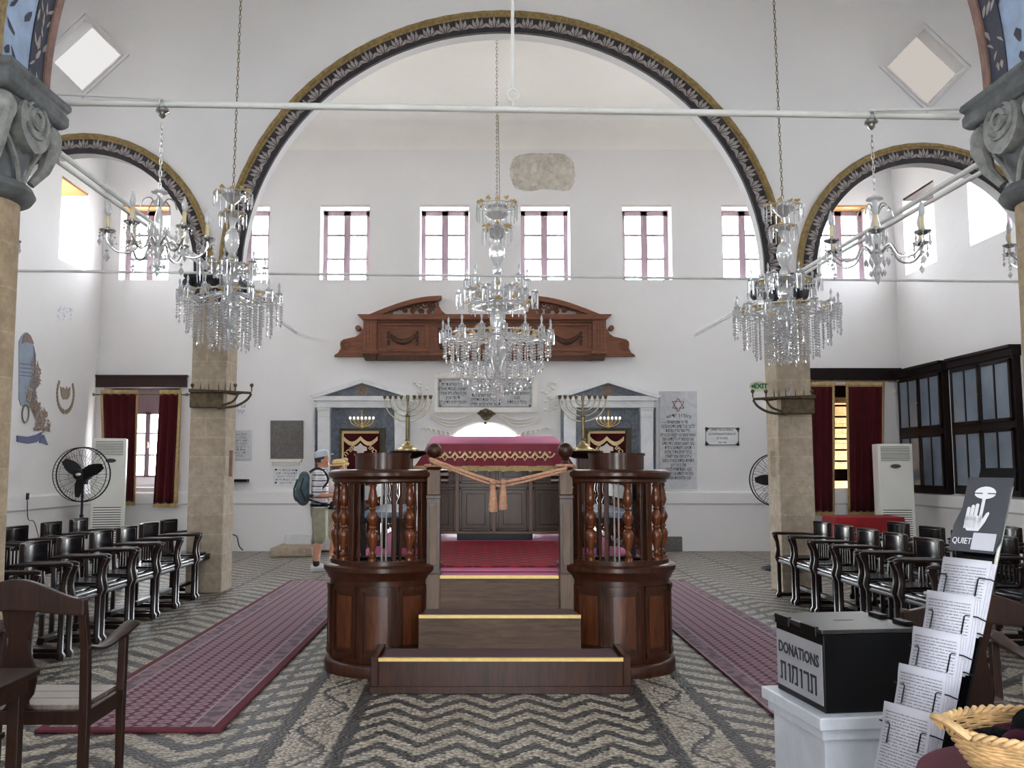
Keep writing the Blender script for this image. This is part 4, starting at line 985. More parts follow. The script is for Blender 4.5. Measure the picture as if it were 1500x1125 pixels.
def cupboard(label, pxa, pxb, ytop, ybot, far):
    # built into the right wall; pxa / pxb far and near edges on the wall plane
    pa, pb = PX(pxa, 620, XR), PX(pxb, 620, XR)
    ya, yb = pa.y, pb.y; zt, zb = PX(pxb, ytop, XR).z, PX(pxb, ybot, XR).z
    r = thing('wall_cupboard', label, 'cupboard'); X = XR-.1
    MB().box(X, XR+.02, yb, ya, zb, zt).build('carcass', MAT['black_wood'], r, ang=0, bevel=.004)
    m = MB(); m.prism([(X+.02,zt-.16),(X-.03,zt-.15),(X-.04,zt-.06),(X-.08,zt-.04),(X-.08,zt),(XR,zt),(XR,zt-.16)], yb-.03, ya+.0, 'y'); m.build('cornice', MAT['black_wood'], r, ang=0)
    H = zt-.18-zb; rows = ((zb+.14, zb+.14+H*.40), (zb+.14+H*.50, zt-.24)); W = (ya-yb)
    for z0, z1 in rows:
        for k in range(2):
            y0 = yb+.06+k*(W-.12)/2; y1 = y0+(W-.12)/2-.008
            d = MB(); st = .055
            for q in ((y0,y0+st,z0-.05,z1+.05),(y1-st,y1,z0-.05,z1+.05),(y0,y1,z1,z1+.05),(y0,y1,z0-.05,z0),((y0+y1)/2-.018,(y0+y1)/2+.018,z0,z1)): d.box(X-.03, X-.002, *q)
            door = d.build('door', MAT['black_wood'], r, ang=0, bevel=.003)
            MB().box(X-.018, X-.01, y0+st-.005, y1-st+.005, z0-.005, z1+.005).build('frosted_pane', MAT['frost'], door, ang=0)
            if k == 1: MB().sphere((X-.045, y0+.03, (z0+z1)/2), .016, 10, 8).build('knob', MAT['brass'], door)
    return r
MAT['frost'] = mk('grey_blue_glazing', (112, 124, 138), .12, 0, .1, 2., Specular_IOR_Level=.5)
cupboard('black wall cupboard with frosted panes in the right corner behind the white air conditioner', 1325, 1393, 527, 724, True)
cupboard('wide black wall cupboard with frosted panes nearest the right column', 1403, 1500, 503, 728, False)
# ---- paintings on the left wall
def LWp(px, py): return PX(px, py, XL)
def lpr(m, pts, d0, d1):
    q = [LWp(x, y) for x, y in pts]
    return m.prism([(p.y, p.z) for p in q], XL+d0, XL+d1, 'x')
r = thing('painted_relief', 'painted mural of blue law tablets with vine and ribbon on the left wall', 'mural')
m = MB(); lpr(m, [(27,655-70),(27,500),(31,492),(36,487),(42,490),(46,498),(49,510),(50,560),(46,582),(44,590),(36,596),(30,594)], .0, .012); m.build('tablets', mk('blue_grey_paint', (140,154,172), .8), r, ang=0)
m = MB(); lpr(m, [(31,503),(33,492),(38,487),(43,491),(47,500),(48,504),(38,501)], .011, .02); m.build('tablet_cap', mk('brown_grey_paint', (126,108,104), .8), r, ang=0)
m = MB(); lpr(m, [(48,506),(51,520),(51,560),(54,550),(55,556),(48,584),(44,594),(46,575),(49,550)], .011, .018)
for y in (532,538,544,549): lpr(m, [(28,y),(46,y+1.5),(46,y+3),(28,y+1.5)], .011, .015)
m.build('painted_shadow_lines', mk('grey_line_paint', (104,108,118), .8), r, ang=0)
m = MB(); rnd = random.Random(11)
for i in range(340):
    t = rnd.random()**.8; x = 40+t*6+rnd.uniform(0,23)*(.4+.6*t); y = 526+t*104; p = LWp(x+6*sin(t*9), y)
    a = rnd.uniform(0,6.28); l = rnd.uniform(.03,.07)
    m.add([(XL+.012, p.y-l*cos(a), p.z-l*sin(a)),(XL+.012, p.y+l*.35*sin(a), p.z-l*.35*cos(a)),(XL+.012, p.y+l*cos(a), p.z+l*sin(a)),(XL+.012, p.y-l*.35*sin(a), p.z+l*.35*cos(a)),(XL+.022,p.y,p.z)],[(0,1,4),(1,2,4),(2,3,4),(3,0,4)])
m.build('vine_leaves', mk('tan_leaf_paint', (150,132,118), .8, 0, .25, 20.), r, ang=0)
m = MB(); p = LWp(36, 606)
m.tube([(XL+.015, p.y+.1*cos(a), p.z+.14*sin(a)) for a in [2*pi*i/16 for i in range(16)]], .012, 5, closed=True); m.build('ring_emblem', mk('olive_paint', (120,122,108), .8), r)
m = MB(); lpr(m, [(24,638),(40,640),(52,637),(60,633),(60,643),(52,648),(40,650),(24,647)], .0, .016); lpr(m, [(58,642),(63,637),(65,642),(69,652),(62,649),(57,649)], .0, .02); m.build('ribbon', mk('blue_ribbon_paint', (104,112,146), .8), r, ang=0)
r = thing('painted_emblem', 'small painted crown within a leafy wreath on the left wall near the corner', 'mural'); m = MB()
for s in (-1, 1):
    for i in range(11):
        a = -pi/2 + s*(.15+i*.2); c = LWp(95.5, 577); y = c.y + .30*cos(a)*1.0; z = c.z + .31*sin(a); m.sphere((XL+.008, y, z), .035, 6, 5, (.3,1,1.3))
m.build('wreath', mk('brown_wreath_paint', (146,130,110), .8), r)
m = MB(); lpr(m, [(88,566),(90,571),(92,567),(95,571),(97,566),(99,571),(102,567),(101,580),(98,585),(92,585),(89,579)], .0, .016); m.build('crown', mk('bronze_paint', (150,138,122), .8), r, ang=0)
r = thing('wall_stain', 'faint blue-grey trace of old painting high on the left wall', 'mural', kind='structure'); m = MB(); rnd = random.Random(8)
for i in range(26):
    p = LWp(83+rnd.uniform(0,22), 450+rnd.uniform(0,20)); l = rnd.uniform(.02,.05)
    m.add([(XL+.004,p.y-l,p.z),(XL+.004,p.y,p.z-l*.6),(XL+.004,p.y+l,p.z),(XL+.004,p.y,p.z+l*.6)],[(0,1,2,3)])
m.build('paint_trace', mk('pale_blue_trace', (192,198,214), .85), r, ang=0, fix=False)
r = thing('wall_socket', 'small dark socket with a thin wire on the left wall dado', 'socket'); p = LWp(31, 727); MB().box(XL+.09, XL+.11, p.y-.03, p.y+.03, p.z-.05, p.z+.05).build('socket_plate', MAT['iron'], r, ang=0)
q = LWp(42, 767); MB().tube(spline([(XL+.1,p.y,p.z-.05),(XL+.1,p.y+.05,p.z-.35),(XL+.1,q.y,q.z),(XL+.1,q.y+.3,.1)],6), .006, 5).build('wire', MAT['iron'], r)
# ---- air conditioners
def aircon(label, c, w, d, h, rz, old=False):
    r = thing('air_conditioner', label, 'air conditioner', (c[0], c[1], 0), rz)
    MB().box(-w/2, w/2, -d/2, d/2, .0, h).build('cabinet', MAT['plastic'], r, ang=0, bevel=.015)
    def grille(nm, z0, z1, n):
        MB().box(-w/2+.05, w/2-.05, -d/2-.004, -d/2+.01, z0, z1).build(nm, MAT['slot'], r, ang=0)
        g = MB(); dz = (z1-z0)/n
        for i in range(n):
            z = z0+dz*i; k = g.mark(); g.prism([(-d/2-.018, z+.0), (-d/2-.004, z+dz*.62), (-d/2+.002, z+dz*.62), (-d/2-.012, z)], -w/2+.045, w/2-.045, 'x')
        g.build('louvres', MAT['plastic'], r, ang=0)
    grille('upper_grille', h-.30, h-.05, 9); grille('lower_grille', .12, h*.42, 18)
    m = MB(); m.lathe([(0,0),(.085,0),(.075,.012),(0,.014)], 24, sy=.42); m.xf(Matrix.Translation((0 if not old else .03,-d/2-.002,h-.38)) @ Matrix.Rotation(pi/2,4,'X')); m.build('badge', MAT['slot'] if not old else MAT['navy'], r)
    return r
p = P(1311, 760, 15.4); aircon('white floor-standing air conditioner in the right corner beside the burgundy curtain', (p.x-.07, 15.25), .56, .34, P(1311,650,15.1).z, -.16)
p = P(158, 760, 15.3); aircon('white floor-standing air conditioner in the left corner behind the pedestal fan', (P(152,760,15.2).x, 15.35), .54, .36, P(150,642,15.2).z, .32, True)
# ---- pedestal fans
def fan(label, c, R, rz, base_r=.25, blade0=.0):
    r = thing('pedestal_fan', label, 'fan', (c[0], c[1], 0), rz); h = c[2]
    MB().lathe([(0,0),(base_r,0),(base_r,.03),(base_r*.6,.06),(.04,.08),(0,.08)], 24).build('base', MAT['iron'], r)
    MB().lathe([(.022,.07),(.022,h*.55),(.028,h*.55),(.028,h*.6),(.018,h*.6),(.018,h-.1)], 10).build('pole', MAT['iron'], r)
    m = MB(); m.lathe([(0,-.2),(.06,-.19),(.085,-.12),(.085,-.02),(.05,.02),(0,.03)], 16); m.xf(Matrix.Translation((0,0,h)) @ Matrix.Rotation(pi/2,4,'X')); m.box(-.03,.03,.02,.1,h-.14,h-.06); m.build('motor', MAT['iron'], r)
    g = MB()
    for y in (-.12, .0): g.tube([(R*(1 if y==0 else .985)*cos(a), y, h+R*(1 if y==0 else .985)*sin(a)) for a in [2*pi*i/40 for i in range(40)]], .010 if y == 0 else .006, 6, closed=True)
    for i in range(48):
        a = 2*pi*i/48; g.tube([(.07*cos(a),-.17,h+.07*sin(a)),(R*.6*cos(a+.1),-.165,h+R*.6*sin(a+.1)),(R*.985*cos(a+.15),-.12,h+R*.985*sin(a+.15))], .0024, 4)
        if i % 2 == 0: g.tube([(.09*cos(a),.06,h+.09*sin(a)),(R*.7*cos(a),.055,h+R*.7*sin(a)),(R*cos(a),0,h+R*sin(a))], .0024, 4)
    for q in (.35,.7): g.tube([(R*q*cos(a), -.166, h+R*q*sin(a)) for a in [2*pi*i/30 for i in range(30)]], .0024, 4, closed=True)
    g.build('cage', MAT['iron'], r)
    hb = MB(); hb.lathe([(0,0),(.07,0),(.07,.03),(.03,.05),(0,.05)], 16); hb.xf(Matrix.Translation((0,-.15,h)) @ Matrix.Rotation(pi/2,4,'X')); hb.build('hub', MAT['iron'], r)
    bd = MB(); bd.lathe([(0,0),(.042,0),(.03,.01),(0,.012)], 14, sy=.6); bd.xf(Matrix.Translation((.02,-.2,h)) @ Matrix.Rotation(pi/2,4,'X')); bd.build('badge', MAT['silver'], r)
    for k in range(3):
        b = MB(); n = 8; L = R*.84
        for i in range(n+1):
            t = i/n; x = .03+(L-.03)*t; w = .035+.05*sin(pi*min(1,t*1.05))**.8*(1-.25*t)
            b.v += [(x, -.07-w*.45, w), (x, -.07+w*.45, -w), (x, -.062+w*.45, -w), (x, -.062-w*.45, w)]
        for i in range(n):
            for j in range(4): b.f.append((i*4+j, i*4+(j+1)%4, (i+1)*4+(j+1)%4, (i+1)*4+j))
        b.f += [(3,2,1,0), tuple(n*4+j for j in range(4))]
        b.xf(Matrix.Translation((0,0,h)) @ Matrix.Rotation(-(blade0 + k*2*pi/3), 4, 'Y')); b.build('blade', MAT['iron'], r)
    return r
c = P(122, 695, 12.7); fan('large black pedestal fan with wire cage left of the left curtained window', (c.x, 12.7, c.z), .385, 0.0, blade0=radians(22))
c = P(1136, 703, 13.4); fan('black pedestal fan half hidden behind the right stone pier', (c.x, 13.4, c.z), .39, 0.0, blade0=radians(180))
# ================================================================ WOODEN PLATFORM
BX, DYC, DR_ = .14, 6.95, .405           # axis, drum centre, drum radius
DX = .895
MAT['greyrod'] = mk('dull_grey_rod', (120,112,108), .4, .3)
r = bim = thing('reading_platform', 'large dark wooden platform with turned balusters and three brass-edged steps', 'platform', (BX, 8.8, 0))
O = Vector((BX, 8.8, 0))
def bld(m, nm, mat, parent=None, **k):
    m.xf(Matrix.Translation(-O)); return m.build(nm, MAT[mat], parent or bim, **k)
PZ_ = .70; YB = 11.3; SX = 1.24          # deck height, rear edge, half width
m = MB(); m.box(BX-SX, BX+SX, DYC, YB, .0, PZ_-.02); m.box(BX-.46, BX+.46, 6.74, DYC+.1, 0, PZ_-.02); bld(m, 'platform_body', 'wood', bevel=.006)
m = MB(); m.box(BX-SX-.03, BX+SX+.03, DYC, YB+.03, PZ_-.02, PZ_+.01); m.box(BX-.46, BX+.46, 6.72, DYC+.1, PZ_-.02, PZ_); bld(m, 'deck', 'velvetL', ang=0)
for s in (-1, 1):
    for i in range(6):
        y = DYC+.62+i*.62; m = MB(); x = BX+s*SX
        for q in ((y,y+.5,.1,.14),(y,y+.5,.56,.6),(y,y+.05,.14,.56),(y+.45,y+.5,.14,.56)): m.box(*sorted((x, x+s*.02)), *q)
        bld(m, 'side_panel', 'wood', bevel=.004)
# steps
YS = [(6.1,.23,(555,912)), (6.42,.46,(613,851)), (6.72,.70,(644,819))]
for i, (y, z, (a, b)) in enumerate(YS):
    hw = (P(b, 900, y).x - P(a, 900, y).x)/2 ; cx = (P(b,900,y).x + P(a,900,y).x)/2
    y1 = YS[i+1][0] if i < 2 else 6.9
    m = MB(); m.box(cx-hw, cx+hw, y, y1+.3, (0 if i == 0 else YS[i-1][1]-.05), z-.012)
    if i == 0: m.box(cx-hw-.05, cx-hw, y+.0, y1+.35, 0, z+.012); m.box(cx+hw, cx+hw+.05, y, y1+.35, 0, z+.012); m.box(cx-hw-.06, cx+hw+.06, y-.012, y+.3, 0, .05)
    st = bld(m, 'step', 'woodh' if i else 'wood', bevel=.004)
    m = MB(); m.box(cx-hw+.002, cx+hw-.002, y-.018, y+.012, z-.016, z+.006); bld(m, 'nosing', 'nosing', st, ang=0)
    if i < 2: m = MB(); m.box(cx-hw+.03, cx+hw-.03, y+.012, y1, z-.014, z+.001); bld(m, 'tread_carpet', 'burgcarpet' if 'burgcarpet' in MAT else 'velvet', st, ang=0)
BAL = [(.034,.0),(.034,.05),(.022,.055),(.03,.075),(.017,.095),(.022,.115),(.042,.20),(.044,.225),(.034,.25),(.02,.262),(.03,.272),(.03,.28),(.022,.287),(.043,.335),(.044,.352),(.03,.385),(.019,.40),(.028,.41),(.02,.425),(.03,.445),(.038,.47),(.031,.52),(.021,.565),(.03,.585),(.02,.60),(.034,.61),(.034,.66)]
BALM = MB(); BALM.lathe(BAL, 14); bal0 = None
def baluster(x, y, z):
    global bal0
    if bal0 is None: bal0 = BALM.build('baluster', MAT['turned'], bim, ang=50); bal0.location = (x-O.x, y-O.y, z); return
    copypart(bal0, bim, (x-O.x, y-O.y, z))
for s in (-1, 1):
    c = (BX+s*DX, DYC, 0)
    q = lambda a: (pi - a) if s < 0 else a     # a: angle measured from the outer side
    # podium drum
    m = MB(); m.lathe([(DR_,0),(DR_,PZ_+.06)], 48, c); drum = bld(m, 'podium_drum', 'wood')
    m = MB(); m.lathe([(DR_,.0),(DR_+.035,.0),(DR_+.035,.07),(DR_+.02,.09),(DR_,.1)], 48, c, cap=False); bld(m, 'base_moulding', 'wood', drum)
    m = MB(); m.lathe([(DR_-.1,PZ_-.02),(DR_+.012,PZ_-.02),(DR_+.02,PZ_+.0),(DR_+.03,PZ_+.02),(DR_+.05,PZ_+.045),(DR_+.05,PZ_+.075),(DR_+.03,PZ_+.09),(DR_-.1,PZ_+.09)], 48, c, cap=False); bld(m, 'ledge_moulding', 'wood', drum)
    fm = MB(); m = MB()
    for i in range(5):
        a0 = -pi*1.03 + i*pi*1.06/5 + .05; a1 = a0 + pi*1.06/5 - .1
        z0, z1 = .13, PZ_-.06
        fm.arcslab(c, DR_-.01, DR_+.022, a0, a0+.05, z0, z1, 2); fm.arcslab(c, DR_-.01, DR_+.022, a1-.05, a1, z0, z1, 2)
        fm.arcslab(c, DR_-.01, DR_+.022, a0, a1, z1-.035, z1, 5); fm.arcslab(c, DR_-.01, DR_+.022, a0, a1, z0, z0+.035, 5)
        m.arcslab(c, DR_-.01, DR_+.008, a0+.09, a1-.09, z0+.07, z1-.07, 4)
    bld(fm, 'panel_mouldings', 'wood', drum); bld(m, 'raised_panels', 'panel', drum)
    # floor of the drum and bottom rail
    m = MB(); m.arcslab(c, DR_-.09, DR_-.0, -pi*1.0 if s<0 else -pi, 0, PZ_+.09, PZ_+.12, 24); bld(m, 'bottom_rail', 'wood')
    # handrail: newel -> round the front -> outer side -> back
    pts = [(c[0]-s*.50, DYC-.12, 1.455)] + [(c[0]-s*(DR_-.03)*cos(a), DYC-(DR_-.03)*sin(a), 1.455) for a in [.12*pi+ .88*pi*i/26 for i in range(27)]] + [(BX+s*(SX-.03), DYC+.4, 1.455), (BX+s*(SX-.03), YB-.05, 1.455)]
    m = MB(); m.tube(pts, .046, 10, sq=(1.25,.8)); hr = bld(m, 'handrail', 'wood')
    m = MB(); m.tube([(x,y,z-.045) for x,y,z in pts], .022, 8, sq=(1.2,1)); bld(m, 'rail_moulding', 'wood', hr)
    rb = DR_-.045
    for deg in (8, 40, 83, 128, 168):
        a = radians(deg); baluster(c[0]+s*rb*cos(a), DYC-rb*sin(a), PZ_+.09)
    for deg in (24, 52, 66, 116, 136, 155):
        a = radians(deg); m = MB(); m.lathe([(.012,.79),(.009,.9),(.015,1.0),(.009,1.1),(.016,1.2),(.009,1.32),(.012,1.43)], 8, (c[0]+s*rb*cos(a), DYC-rb*sin(a), 0)); bld(m, 'spindle', 'wood')
    # slim flat stiles and thin rods
    for deg in (58, 108, 146):
        a = radians(deg); m = MB(); m.cbox((c[0]+s*rb*cos(a), DYC-rb*sin(a), 1.12), (.04,.03,.62), Matrix.Rotation(-s*a,4,'Z')); bld(m, 'stile', 'wood', bevel=.003)
    for deg in (94, 99):
        a = radians(deg); m = MB(); m.tube([(c[0]+s*rb*cos(a), DYC-rb*sin(a), .8),(c[0]+s*rb*cos(a), DYC-rb*sin(a), 1.43)], .007, 8); bld(m, 'thin_rod', 'greyrod')
    # curved book rest standing on the rail
    bc = (c[0]+s*.0, DYC-.12); a = radians(0)
    m = MB(); m.arcslab((bc[0], bc[1]+.02, 0), .19, .212, -pi*.93, -pi*.07, 1.47, 1.60, 24); m.box(bc[0]-.205, bc[0]+.205, bc[1]-.02, bc[1]+.06, 1.47, 1.60); br = bld(m, 'book_rest', 'wood')
    m = MB(); m.arcslab((bc[0], bc[1]+.02, 0), .18, .222, -pi*.95, -pi*.05, 1.595, 1.615, 24); bld(m, 'book_rest_rim', 'wood', br)
    # side railing
    m = MB(); m.box(*sorted((BX+s*(SX-.06), BX+s*(SX-.0))), DYC+.45, YB, PZ_+.075, PZ_+.12); bld(m, 'bottom_rail', 'wood', bevel=.004)
    for i in range(17): baluster(BX+s*(SX-.03), DYC+.5+i*.225, PZ_+.09)
    for y in (DYC+.42, 9.2, YB-.05): m = MB(); m.box(*sorted((BX+s*(SX-.07), BX+s*(SX+.01))), y-.04, y+.04, PZ_, 1.46); bld(m, 'rail_post', 'wood', bevel=.006)
    # newel post
    nx = BX+s*.50; ny = 6.78
    m = MB(); m.box(nx-.052, nx+.052, ny-.052, ny+.052, .40, 1.28); m.box(nx-.058, nx+.058, ny-.058, ny+.058, .40, .72); m.box(nx-.056, nx+.056, ny-.056, ny+.056, 1.27, 1.30)
    nw = bld(m, 'newel_post', 'wood', bevel=.004)
    m = MB(); m.box(nx-.028, nx+.028, ny-.058, ny-.05, .78, 1.24); m.box(nx-.05,nx+.05,ny-.062,ny-.05,.42,.71); bld(m, 'inlay_panel', 'woodpale', nw, bevel=.003)
    m = MB(); m.box(nx-.05, nx+.05, ny-.05, ny+.05, 1.30, 1.49); bld(m, 'newel_block', 'woodpale', nw, bevel=.006)
    m = MB(); m.lathe([(.055,1.49),(.06,1.50),(.05,1.52),(.03,1.54),(.024,1.56),(.034,1.575)], 16, (nx,ny,0)); m.sphere((nx,ny,1.635), .06, 18, 12); bld(m, 'ball_finial', 'wood', nw)
# rear railing
m = MB(); m.tube([(BX-SX+.03, YB-.05, 1.455),(BX-.55, YB-.05, 1.455)], .044, 10, sq=(1.25,.62)); bld(m, 'handrail', 'wood'); m = MB(); m.tube([(BX+.55, YB-.05, 1.455),(BX+SX-.03, YB-.05, 1.455)], .044, 10, sq=(1.25,.62)); bld(m, 'handrail', 'wood')
for i in range(3):
    for s in (-1, 1): baluster(BX+s*(SX-.2-.22*i), YB-.05, PZ_+.01)
# rope with tassels
ny = 6.66
r = thing('rope_barrier', 'tan rope with two tassels hung between the two newel posts of the platform', 'rope')
A, L, Bq = P(630,672,ny), P(733,707,ny), P(829,686,ny)
pts = []
for i in range(25):
    t = i/24; x = A.x+(Bq.x-A.x)*t
    zl = A.z+(Bq.z-A.z)*t; sag = zl - L.z if True else 0
    u = (x-A.x)/(L.x-A.x) if x < L.x else (Bq.x-x)/(Bq.x-L.x)
    z = L.z + ((A.z if x < L.x else Bq.z)-L.z)*(1-min(1,u))**1.15
    pts.append((x, ny, z))
m = MB(); m.tube(pts, [.0125+.002*(i%2) for i in range(25)], 8); m.tube([(x, y-.012, z-.016-.012*sin(pi*i/24)) for i,(x,y,z) in enumerate(pts)], .009, 6); m.build('cord', MAT['rope'], r)
for px_, ln, dz in ((722,.22,0),(737,.205,.02)):
    c = P(px_, 706, ny-.03); m = MB(); m.sphere(c, .026, 10, 8, (1,1,.9)); m.lathe([(.018,-.02),(.024,-.04),(.02,-.055),(.026,-.07),(.036,-ln+.01),(.03,-ln)], 14, tuple(c)); t = m.build('tassel', MAT['rope'], r)
for a_, sx in ((A,-1),(Bq,1)):
    m = MB(); nx = BX+sx*.50; m.tube([(nx+.066*cos(a), 6.78+.066*sin(a), a_.z-.02 if False else 1.52) for a in [2*pi*i/16 for i in range(16)]], .012, 6, closed=True); m.tube([(a_.x, ny, a_.z), (nx, 6.72, 1.52)], .012, 6); m.build('post_loop', MAT['rope'], r)
# reading desk with cloth
r = thing('reading_desk', 'brown panelled reading desk at the far end of the wooden platform', 'desk', (.15, 10.3, PZ_+.012))
m = MB(); m.box(-.84, .84, -.40, .40, .07, .86); m.build('carcass', MAT['desk'], r, ang=0, bevel=.006)
m = MB(); m.box(-.42, .42, -.36, .36, .0, .08); m.build('plinth', MAT['blackpaint'], r, ang=0)
for sx in (-1,1): MB().box(sx*.8-.05, sx*.8+.05, -.3, .3, 0, .08).build('foot', MAT['desk'], r, ang=0)
m = MB()
for i in range(4):
    x0 = -.80+i*.405; x1 = x0+.37
    for z0, z1 in ((.10,.58),(.62,.84)):
        for q in ((x0,x1,z1-.03,z1),(x0,x1,z0,z0+.03),(x0,x0+.03,z0,z1),(x1-.03,x1,z0,z1)): m.box(q[0],q[1],-.425,-.40,q[2],q[3])
        m.box(x0+.08,x1-.08,-.415,-.40,z0+.07,z1-.07)
m.build('panel_mouldings', MAT['desk'], r, ang=0, bevel=.005)
m = MB()
for i in range(5): x = -.82+i*.405; m.box(x-.022,x+.022,-.435,-.4,.07,.86)
m.box(-.86,.86,-.44,-.4,.07,.10); m.build('stiles', mk('light_brown_stile', (88,62,44), .45), r, ang=0, bevel=.004)
r = thing('altar_cloth', 'crimson velvet cloth with cream diamond embroidery and gold fringe over the reading desk', 'cloth', (.15, 10.3, 0))
fz, bz, lowz = P(729,649,9.84).z, P(729,639,10.75).z, P(729,683,9.78).z
m = MB()
def ringpts(hx, yf, yb, zf, zb, n=14):
    pts = []
    def seg(a, b, k):
        for i in range(k): t = i/k; pts.append(tuple(a[j]+(b[j]-a[j])*t for j in range(3)))
    c = [(-hx,yf,zf),(hx,yf,zf),(hx,yb,zb),(-hx,yb,zb)]
    seg(c[0],c[1],24); seg(c[1],c[2],10); seg(c[2],c[3],24); seg(c[3],c[0],10); return pts
rings = [ringpts(.72,-.44,.42,fz,bz), ringpts(.745,-.462,.44,fz-.012,bz-.012), ringpts(.79,-.485,.47,fz-.12,bz-.14), ringpts(.86,-.505,.5,lowz+.03,lowz+.03), ringpts(.885,-.515,.51,lowz,lowz)]
N = len(rings[0])
for j, rg in enumerate(rings):
    for i, (x,y,z) in enumerate(rg):
        w = .008*j*sin(i*1.7) if j > 1 else 0
        m.v.append((x*(1+w*.3), y+w*(1 if y<0 else -1), z))
for j in range(len(rings)-1):
    for i in range(N): m.f.append((j*N+i, (j+1)*N+i, (j+1)*N+(i+1)%N, j*N+(i+1)%N))
m.f.append(tuple(range(N)))
m.build('cloth', MAT['velvetL'], r, ang=30)
e = MB(); yf = lambda z: -.44 - (fz-z)*.12/(fz-lowz)*.62 - .03
ez = fz - .135
def fp(x, z): 
    t = (fz-z)/(fz-lowz); return (x, -.476-.066*t, z)
n = 12
for i in range(n):
    x0 = -.66+i*1.32/n; x1 = x0+1.32/n
    e.tube([fp(x0+(x1-x0)*t, ez+.02-.045*sin(pi*t)) for t in [k/8 for k in range(9)]], .009, 5)
    cxp = x0; cz = ez-.008
    e.tube([fp(cxp,cz+.045),fp(cxp+.032,cz),fp(cxp,cz-.05),fp(cxp-.032,cz)], .008, 5, closed=True)
    e.sphere(fp((x0+x1)/2, ez+.03), .014, 8, 6)
e.build('embroidery', MAT['cream'], r)
e = MB()
for i in range(N):
    a, b = rings[4][i], rings[4][(i+1)%N]
    e.add([(a[0]*1.005,a[1]*1.01,a[2]+.005),(b[0]*1.005,b[1]*1.01,b[2]+.005),(b[0]*1.01,b[1]*1.012,b[2]-.05),(a[0]*1.01,a[1]*1.012,a[2]-.05-.012*(i%2))],[(0,1,2,3)])
o = e.build('fringe', MAT['gold_cloth'], r, ang=0, fix=False); s_ = o.modifiers.new('t','SOLIDIFY'); s_.thickness = .012
# rugs on the platform
def rug_mat(name, ground, c2, c3):
    t = NT(name); co = t.coord('Object'); sx = t.n('ShaderNodeSeparateXYZ'); t.l(co, sx.inputs[0]); X, Y = sx.outputs[0], sx.outputs[1]
    f = t.M('ADD', t.M('PINGPONG', X, .11), t.M('PINGPONG', Y, .11)); d = t.M('LESS_THAN', t.M('ABSOLUTE', t.M('SUBTRACT', f, .11)), .03)
    n = t.noise(co, 60., 3.)
    col = t.mix(d, lin(ground), lin(c2)); col = t.mix(t.M('MULTIPLY', t.M('GREATER_THAN', n, .55), .6), col, lin(c3))
    t.bsdf(col, .95, 0., t.bump(n, .4, .005)); return t.m
r = tag(MB().box(-.74, .74, -1.25, 1.2, 0, .012).build('red_rug', rug_mat('red_oriental_rug', (170,24,40), (112,14,34), (84,20,44)), ang=0, bevel=.003), 'red oriental rug on the platform in front of the reading desk', 'rug'); r.location = (.15, 8.45, PZ_+.012)
MAT['brassM'] = mk('pale_brass', (140, 132, 110), .36, .75, .08, 12.)
# menorahs on pedestals
def menorah(x, y, side):
    r = thing('menorah_stand', 'dark wooden stand under the tall nine-branched menorah %s of the reading desk' % side, 'stand', (x, y, PZ_+.012))
    MB().box(-.12,.12,-.12,.12,0,.05).box(-.055,.055,-.055,.055,.05,.9).build('post', MAT['wood' if side == 'right' else 'woodpale'], r, ang=0, bevel=.006)
    MB().lathe([(0,.88),(.10,.89),(.2,.935),(.21,.95),(.2,.965),(0,.965)], 20).build('dish_top', MAT['black_wood'], r)
    zt = PZ_+.012+.965
    r = thing('menorah', 'nine-branched brass menorah on the stand %s of the reading desk' % side, 'menorah', (x, y, zt))
    MB().lathe([(0,0),(.12,0),(.115,.02),(.07,.035),(.06,.06),(.03,.075),(.022,.1),(.03,.115),(.016,.13),(0,.13)], 18).build('base', MAT['brass'], r)
    H = .56
    MB().lathe([(.02,.12),(.02,H*.62),(.03,H*.64),(.02,H*.66),(.012,H*.7),(.012,H-.02)], 12).build('stem', MAT['brassD'], r)
    def cup(parent, X): m = MB(); m.lathe([(0,H-.03),(.012,H-.03),(.017,H-.005),(.022,H),(.018,H+.012),(0,H+.012)], 10, (X,0,0)); m.build('cup', MAT['brassD'], parent)
    sh = MB(); m = MB(); m.lathe([(.0,H-.05),(.014,H-.05),(.02,H+.014),(0,H+.014)], 10); m.build('centre_cup', MAT['brassD'], r)
    for k in range(4):
        R = .068+k*.056
        for s in (-1, 1):
            m = MB(); m.tube([(s*R*sin(a), 0, H-.03-R*.02-(R*.95)*cos(a)) for a in [pi/2*i/14 for i in range(15)]], .0075, 6)
            b = m.build('branch', MAT['brassM'], r); cup(b, s*R)
menorah(P(597,620,9.1).x, 9.1, 'left'); menorah(P(854,620,9.1).x, 9.1, 'right')
# benches inside the railing
for s in (-1, 1):
    side = 'left' if s < 0 else 'right'
    r = thing('platform_bench', 'dark bench with blue sheen coloured onto its cushion inside the %s railing of the platform' % side, 'bench', (BX+s*.97, 8.15, PZ_+.012))
    for y in (-.75, .75):
        for x in (-.14, .14): MB().box(x-.02,x+.02,y-.02,y+.02,0,.36).build('leg', MAT['black_wood'], r, ang=0)
    MB().box(-.18,.18,-.8,.8,.34,.38).build('seat_board', MAT['black_wood'], r, ang=0, bevel=.005)
    MB().box(-.17,.17,-.79,.79,.38,.43).build('seat_cushion', mk('blue_sheen_leather', (128,142,164), .3), r, ang=0, bevel=.015)  # pale blue colour stands in for the sheen on dark seats
    m = MB(); m.box(s*.15-.012, s*.15+.012, -.8, .8, .52, .64)
    for y in (-.78, .78): m.box(s*.15-.02, s*.15+.02, y-.02, y+.02, .38, .66)
    m.build('backrest', MAT['black_wood'], r, ang=0, bevel=.004)
